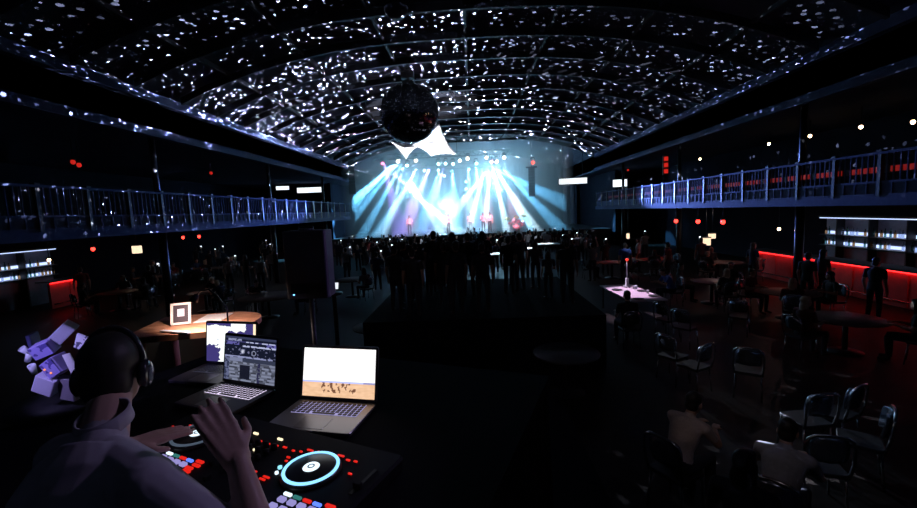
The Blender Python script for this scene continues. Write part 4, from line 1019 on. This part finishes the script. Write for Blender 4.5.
# gooseneck lamp added to account for the light on the side table
p = atz(229, 331, ZT); e = atz(197, 333, ZT) - p
t = thing('added_gooseneck_lamp', 'added thin black gooseneck lamp arching over the wooden side table', 'lamp', (p.x, p.y, ZT))
m = MB(); m.lathe([(0, 0), (.05, 0), (.05, .015), (.012, .02), (0, .02)]); m.build('base', BLACKM, t)
m = MB(); m.tube([(0, 0, .02), (0, 0, .16)] + [(e.x * q, e.y * q, .16 + .14 * math.sin(q * 2.6)) for q in (.25, .5, .75, .9)], .006); m.build('neck', BLACKM, t)
m = MB(); m.cyl((e.x * .88, e.y * .88, .265), (e.x * 1.0, e.y * 1.0, .225), .014, .03, 12); m.build('shade', BLACKM, t)
lamp('SPOT', (p.x + e.x * 1.01, p.y + e.y * 1.01, ZT + .215), 26, (1, .74, .66), (p.x + e.x * .9, p.y + e.y + .3, ZT), spot=150, blend=.6)

# booth monitor loudspeaker on its stand
a, b = at(281, 231.5, 3.0), at(320, 231, 3.0); W = .30; hh = .5  # cabinet size
t = thing('loudspeaker', 'big black loudspeaker with a violet-lit side in front of the stage', 'loudspeaker', (a.x + .16, 3.06, a.z - hh), math.radians(4))
m = MB(); m.rbox((0, .03, hh / 2), (.31, .20, hh), .02); m.build('cabinet', mat('speaker cabinet', (.035, .032, .042), .6), t)
m = MB(); m.rbox((0, .134, hh / 2), (.28, .012, hh - .04), .005); m.build('grille', BLACKM, t)
m = MB(); m.ring([(.02, 0), (.055, 0), (.055, .012), (.02, .012)], (0, 0, hh), 16); m.tube([(-.05, 0, hh), (-.05, 0, hh + .025), (.05, 0, hh + .025), (.05, 0, hh)], .008); m.build('handle', BLACKM, t)
m = MB(); m.rbox((-.06, -.072, .08), (.12, .006, .08), .004); m.build('connector_plate', BLACKM, t)
m = MB(); m.cyl((-.10, -.068, .035), (-.10, -.076, .035), .006); m.build('status_led', glow('small blue led', (.15, .4, 1), 3), t)
t2 = thing('speaker_stand', 'black tripod stand under the big black loudspeaker', 'stand', (a.x + .16, 3.06, ZB))
zt = a.z - hh - ZB
m = MB(); m.cyl((0, 0, .25), (0, 0, zt), .018, n=10); m.build('pole', BLACKM, t2)
for k in range(3):
    q = k * 2.1 + .4; m = MB(); m.tube([(.02 * math.cos(q), .02 * math.sin(q), .55), (.36 * math.cos(q), .36 * math.sin(q), .012)], .012); m.build('leg', BLACKM, t2)
lamp('SPOT', (2.6, 3.45, 3.5), 160, (.5, .35, 1), (a.x + .34, 3.1, a.z - .2), spot=20, blend=.6)  # unseen violet spot added to light the loudspeaker's right side

# ------------------------------------------------------------------ the DJ
DB = V((-.96, .80, ZB))
def L_(p): return V(p) - DB
rt = V((.93, -.36, 0)).normalized(); fw = V((.36, .93, 0)).normalized()
hip = V((-.96, .66, 2.40)); nk = at(100, 446, 1.0)
J = dict(hip=L_(hip), neck=L_(nk), head=L_(at(114, 373, 1.2)), look=(-.30, .93, -.18), right=rt, wide=1.0, hk=.92, curl=.06)
wr, tip = at(238, 461, .94), at(190, 378, .985)
J.update(Rsh=L_(at(148, 486, .86)), Rel=L_(at(266, 566, .83)), Rwr=L_(wr), Rhd=tip - wr, Rpl=(-.75, .55, -.35), Rts=-1)
J.update(Lsh=L_(at(64, 458, 1.02)), Lel=L_(at(86, 500, 1.14)), Lwr=L_(at(128, 446, 1.14)), Lhd=at(158, 437, 1.2) - at(128, 446, 1.14), Lpl=(0, 0, -1), Lts=-1)
for s, q in ((-1, 'L'), (1, 'R')):
    hp = hip + rt * s * .095 - V((0, 0, .03)); J[q + 'hp'] = L_(hp); J[q + 'kn'] = L_(hp + fw * .05 + V((0, 0, -.39))); J[q + 'an'] = L_(V((hp.x, hp.y, ZB + .09)) + rt * s * .03); J[q + 'to'] = L_(V((hp.x, hp.y, ZB + .036)) + fw * .14 + rt * s * .05)
DJS = mat('violet-lit grey shirt', (.42, .40, .46), .9, var=.2, bump=.25, scale=22)  # grey shirt with the purplish light on it put into the colour
dj = person(None, DB, 0, 'DJ seen from behind in a grey shirt with one hand raised over the controller', None, DJS, mat('lit skin', (.5, .32, .26), .5, var=.06), HAIRB, 1.0, meshes=figure('person', J, 'short', .0055))
HR = frame_from(J['look']); hc = DB + J['head']
rg = []
for k in range(33):                                       # shirt collar
    a = 2 * PI * k / 32; d = rt * math.cos(a) + (fw * .9 + V((0, 0, .25))) * math.sin(a) ; base = nk + (DB + J['head'] + frame_from(J['look']) @ V((0, -.02, -.06)) - nk) * .34
    rg.append((base + d * .074, base + d * .066 + V((0, 0, .040)), base + d * .060 + V((0, 0, .038)), base + d * .062 - V((0, 0, .004))))
m = MB(); m.loft([[q - DB for q in r] for r in rg], caps=False); m.build('collar', DJS, dj)
t = thing('headphones', 'glossy black headphones worn on the head of the DJ', 'headphones', hc)
m = MB(); rr = .080
m.tube([HR @ V((rr * math.cos(a), -.01, .02 + .117 * math.sin(a))) for a in [PI * k / 20 for k in range(21)]], .009); m.build('headband', mat('glossy black plastic', (.02, .02, .025), .15), t)
for s in (-1, 1):
    m = MB(); m.loft([[HR @ V((s * x, -.006 + r * .9 * math.cos(a), -.012 + r * 1.1 * math.sin(a))) for a in [2 * PI * k / 24 for k in range(24)]] for x, r in ((.072, .034), (.076, .039), (.090, .039), (.096, .032), (.098, .012))]); m.build('ear_cup', MATS['glossy black plastic'], t)

# heap of violet-lit boxes and flyers at the left edge
def facing(py, roll, yaw=0, pitch=0): return Euler((pitch, roll, yaw)).to_matrix()
def boxy(name, label, cat, px, py, Y, d, rot, m_, lid=None):
    p = at(px, py, Y); R = Euler(rot).to_matrix(); m = MB(); m.rbox((0, 0, 0), d, .006); o = m.build(name, m_, loc=p, rot=rot); tag(o, label, cat)
    if lid:
        m = MB(); m.box((0, -d[1] / 2 - .002, 0), (d[0] * .94, .003, d[2] * .94)); m.build('front_sheet', lid, o)
    return o
GB = mat('grey card box', (.42, .42, .5), .6); VB = mat('violet card box', (.35, .3, .62), .6); WP = MATS['white paper']
def spots_mat(name, a, b, sc, th):
    m = mat(name, a, .6); nt = m.node_tree; bs = nt.nodes['Principled BSDF']; tc = nt.nodes.new('ShaderNodeTexCoord'); vo = nt.nodes.new('ShaderNodeTexNoise'); vo.inputs['Scale'].default_value = sc
    cr = nt.nodes.new('ShaderNodeValToRGB'); cr.color_ramp.interpolation = 'CONSTANT'; cr.color_ramp.elements[0].color = (*a, 1); cr.color_ramp.elements[1].color = (*b, 1); cr.color_ramp.elements[1].position = th
    nt.links.new(tc.outputs['Object'], vo.inputs[0]); nt.links.new(vo.outputs['Fac'], cr.inputs[0]); nt.links.new(cr.outputs[0], bs.inputs['Base Color']); return m
FLY = spots_mat('printed flyer', (.85, .85, .9), (.12, .12, .18), 38, .57); FLV = spots_mat('violet print', (.35, .3, .7), (.10, .08, .3), 30, .55)
boxy('card_box', 'grey card box tilted at the top of the violet-lit heap', 'box', 64, 332, 1.66, (.088, .05, .050), (.3, -.75, .2), GB)
boxy('flyer', 'white printed flyer leaning at the right of the violet-lit heap', 'flyer', 81, 342, 1.64, (.046, .004, .072), (.15, .45, .1), FLY)
boxy('card_box', 'violet printed box at the upper left of the heap', 'box', 45, 348, 1.62, (.070, .06, .055), (.2, -.35, .3), VB, FLV)
bx = boxy('card_box', 'violet box with small orange dots in the middle of the heap', 'box', 58, 365, 1.56, (.075, .055, .07), (.15, -.5, -.2), VB, FLV)
m = MB()
for x, z in ((-.022, .008), (-.006, -.016)): m.cyl((x, -.029, z), (x, -.034, z), .004, n=8)
m.build('orange_dot', glow('orange led', (1, .3, .08), 1.2), bx)
boxy('white_card', 'bright white card beside the box with orange dots', 'card', 71, 364, 1.55, (.030, .004, .088), (.05, -.25, .15), WP)
boxy('paper_bag', 'pale folded paper bag at the lower left of the heap', 'bag', 47, 384, 1.55, (.075, .04, .075), (.2, .5, .2), mat('pale paper', (.62, .6, .75), .7))
boxy('card_wedge', 'dark grey wedge-shaped card under the box with orange dots', 'card', 69, 388, 1.57, (.072, .03, .095), (.1, .15, -.1), mat('dark grey card', (.22, .2, .24), .7))
boxy('book', 'thin dark book standing at the left of the heap', 'book', 35, 345, 1.66, (.016, .06, .105), (.1, -.05, .3), mat('dark blue cover', (.05, .05, .14), .5))
c0 = at(55, 402, 1.62)
for i, (px, py) in enumerate(((29, 357), (33, 369), (26, 351))):
    p = at(px, py, 1.62); m = MB(); m.lathe([(0, -.02), (.010, -.02), (.014, .02), (.012, .02), (.009, -.017), (0, -.017)], n=14)
    tag(m.build('plastic_cup', BTL, loc=p, rot=(.3 * i, .5 - .4 * i, 0)), ('lower', 'lowest', 'topmost')[i] + ' of the tiny clear cups glinting at the left of the heap' if i else 'middle one of the tiny clear cups glinting at the left of the heap', 'cup')
t = thing('cocktail_stand', 'tall dark stand carrying the violet-lit heap beside the DJ', 'stand', (c0.x, c0.y + .02, ZB))
zt = c0.z - ZB
m = MB(); m.lathe([(0, zt - .02), (.17, zt - .02), (.17, zt), (0, zt)], n=30); m.build('tray_top', BLACK, t); m = MB(); m.cyl((0, 0, .03), (0, 0, zt - .02), .025); m.build('pole', BLACKM, t); m = MB(); m.lathe([(0, 0), (.2, 0), (.2, .02), (0, .05)]); m.build('base', BLACKM, t)
lamp('SPOT', (1.6, 2.6, 4.6), 55, (.62, .5, 1), (-.75, .95, 2.8), spot=22, blend=.6)  # violet spot added to light the DJ's shoulder and forearm
q = at(52, 362, 1.6); lamp('SPOT', q + V((-.10, -.42, .34)), 13, (.45, .38, 1), q, spot=38, blend=.5)  # unseen violet spot added close by to light the heap

# ------------------------------------------------------------------ guests and chairs below the booth, right
def seat_person(pose, hx, hy, tx, ty, label, shirt, hair, skin=SKIN, sc=1.0):
    h = atz(hx, hy, .55); k = atz(tx, ty, 1.0); a = math.atan2(k.y - h.y, k.x - h.x) - PI / 2
    chair(h.x, h.y, a, 'chair under the ' + label[0].lower() + label[1:])
    return person(pose, (h.x, h.y, 0), a, label, None, shirt, skin, hair, sc)
seat_person('leaning', 676, 462, 716, 405, 'guest in a beige top leaning forward below the booth', mat('beige knit top', (.46, .38, .36), .9, bump=.3, scale=50), HAIRB)
seat_person('leaning', 778, 505, 790, 440, 'guest in a pale grey shirt with a broad back, below the booth', mat('pale grey shirt', (.30, .31, .36), .9, bump=.2, scale=25), HAIRB)
seat_person('sitting_long', 742, 545, 748, 480, 'dark long-haired guest in front of the pale grey shirt', 0, HAIRB)
for px, py, z, a, lb in ((850, 392, .84, .45, 'tall shiny curved chair back highest in the cluster of chairs'), (820, 402, .80, .1, 'narrow shiny chair back at the left of the chair cluster'), (879, 424, .78, .9, 'curved chair back at the right of the chair cluster'), (836, 446, .80, -.3, 'chair at the near side of the chair cluster, beside the pale grey shirt')):
    c = atz(px, py, z); chair(c.x, c.y + .22, a, lb, 'cluster of shiny chairs', rot=None)
lamp('SPOT', (3.2, 8.5, 6.2), 130, (.5, .66, 1), (3.9, 5.2, .8), spot=26, blend=.8)  # unseen bluish spot added for the sheen on the chair cluster
lamp('SPOT', (.9, 1.4, 5.6), 30, (1, .84, .85), (2.9, 4.5, .95), spot=22, blend=.9)  # unseen spot added to bring out the seated guests' backs

lamp('SPOT', (2.5, 26, 7.6), 3500, (.75, .86, 1), (4.0, 7.7, .85), spot=5, blend=.5)  # narrow spot added for glints on the loose chairs
lamp('SPOT', (4.5, 24, 7.6), 2000, (.55, .72, 1), (4.6, 5.5, .85), spot=5.5, blend=.5)  # second narrow spot, added for glints on the chair cluster
for x, y, c in ((-14, 19, (1, .8, .7)), (-13, 24, (.8, .85, 1)), (12.2, 21, (1, .75, .65)), (11.5, 15.5, (1, .6, .55))):
    lamp('POINT', (x, y, 2.95), 12, c, soft=.0)  # dim points without fixtures, added so guests under the galleries show faintly
# ------------------------------------------------------------------ world and view
w = bpy.data.worlds.new('night'); SC.world = w; w.use_nodes = True
w.node_tree.nodes['Background'].inputs[0].default_value = (.55, .6, 1, 1); w.node_tree.nodes['Background'].inputs[1].default_value = .0012
SC.view_settings.view_transform = 'Standard'; SC.view_settings.look = 'None'; SC.view_settings.exposure = 0; SC.view_settings.gamma = 1; SC.view_settings.use_curve_mapping = False
SC.cycles.use_denoising = True; SC.cycles.use_adaptive_sampling = False; SC.cycles.max_bounces = 6; SC.cycles.volume_bounces = 0; SC.cycles.sample_clamp_indirect = 2; SC.cycles.caustics_reflective = False; SC.cycles.caustics_refractive = False
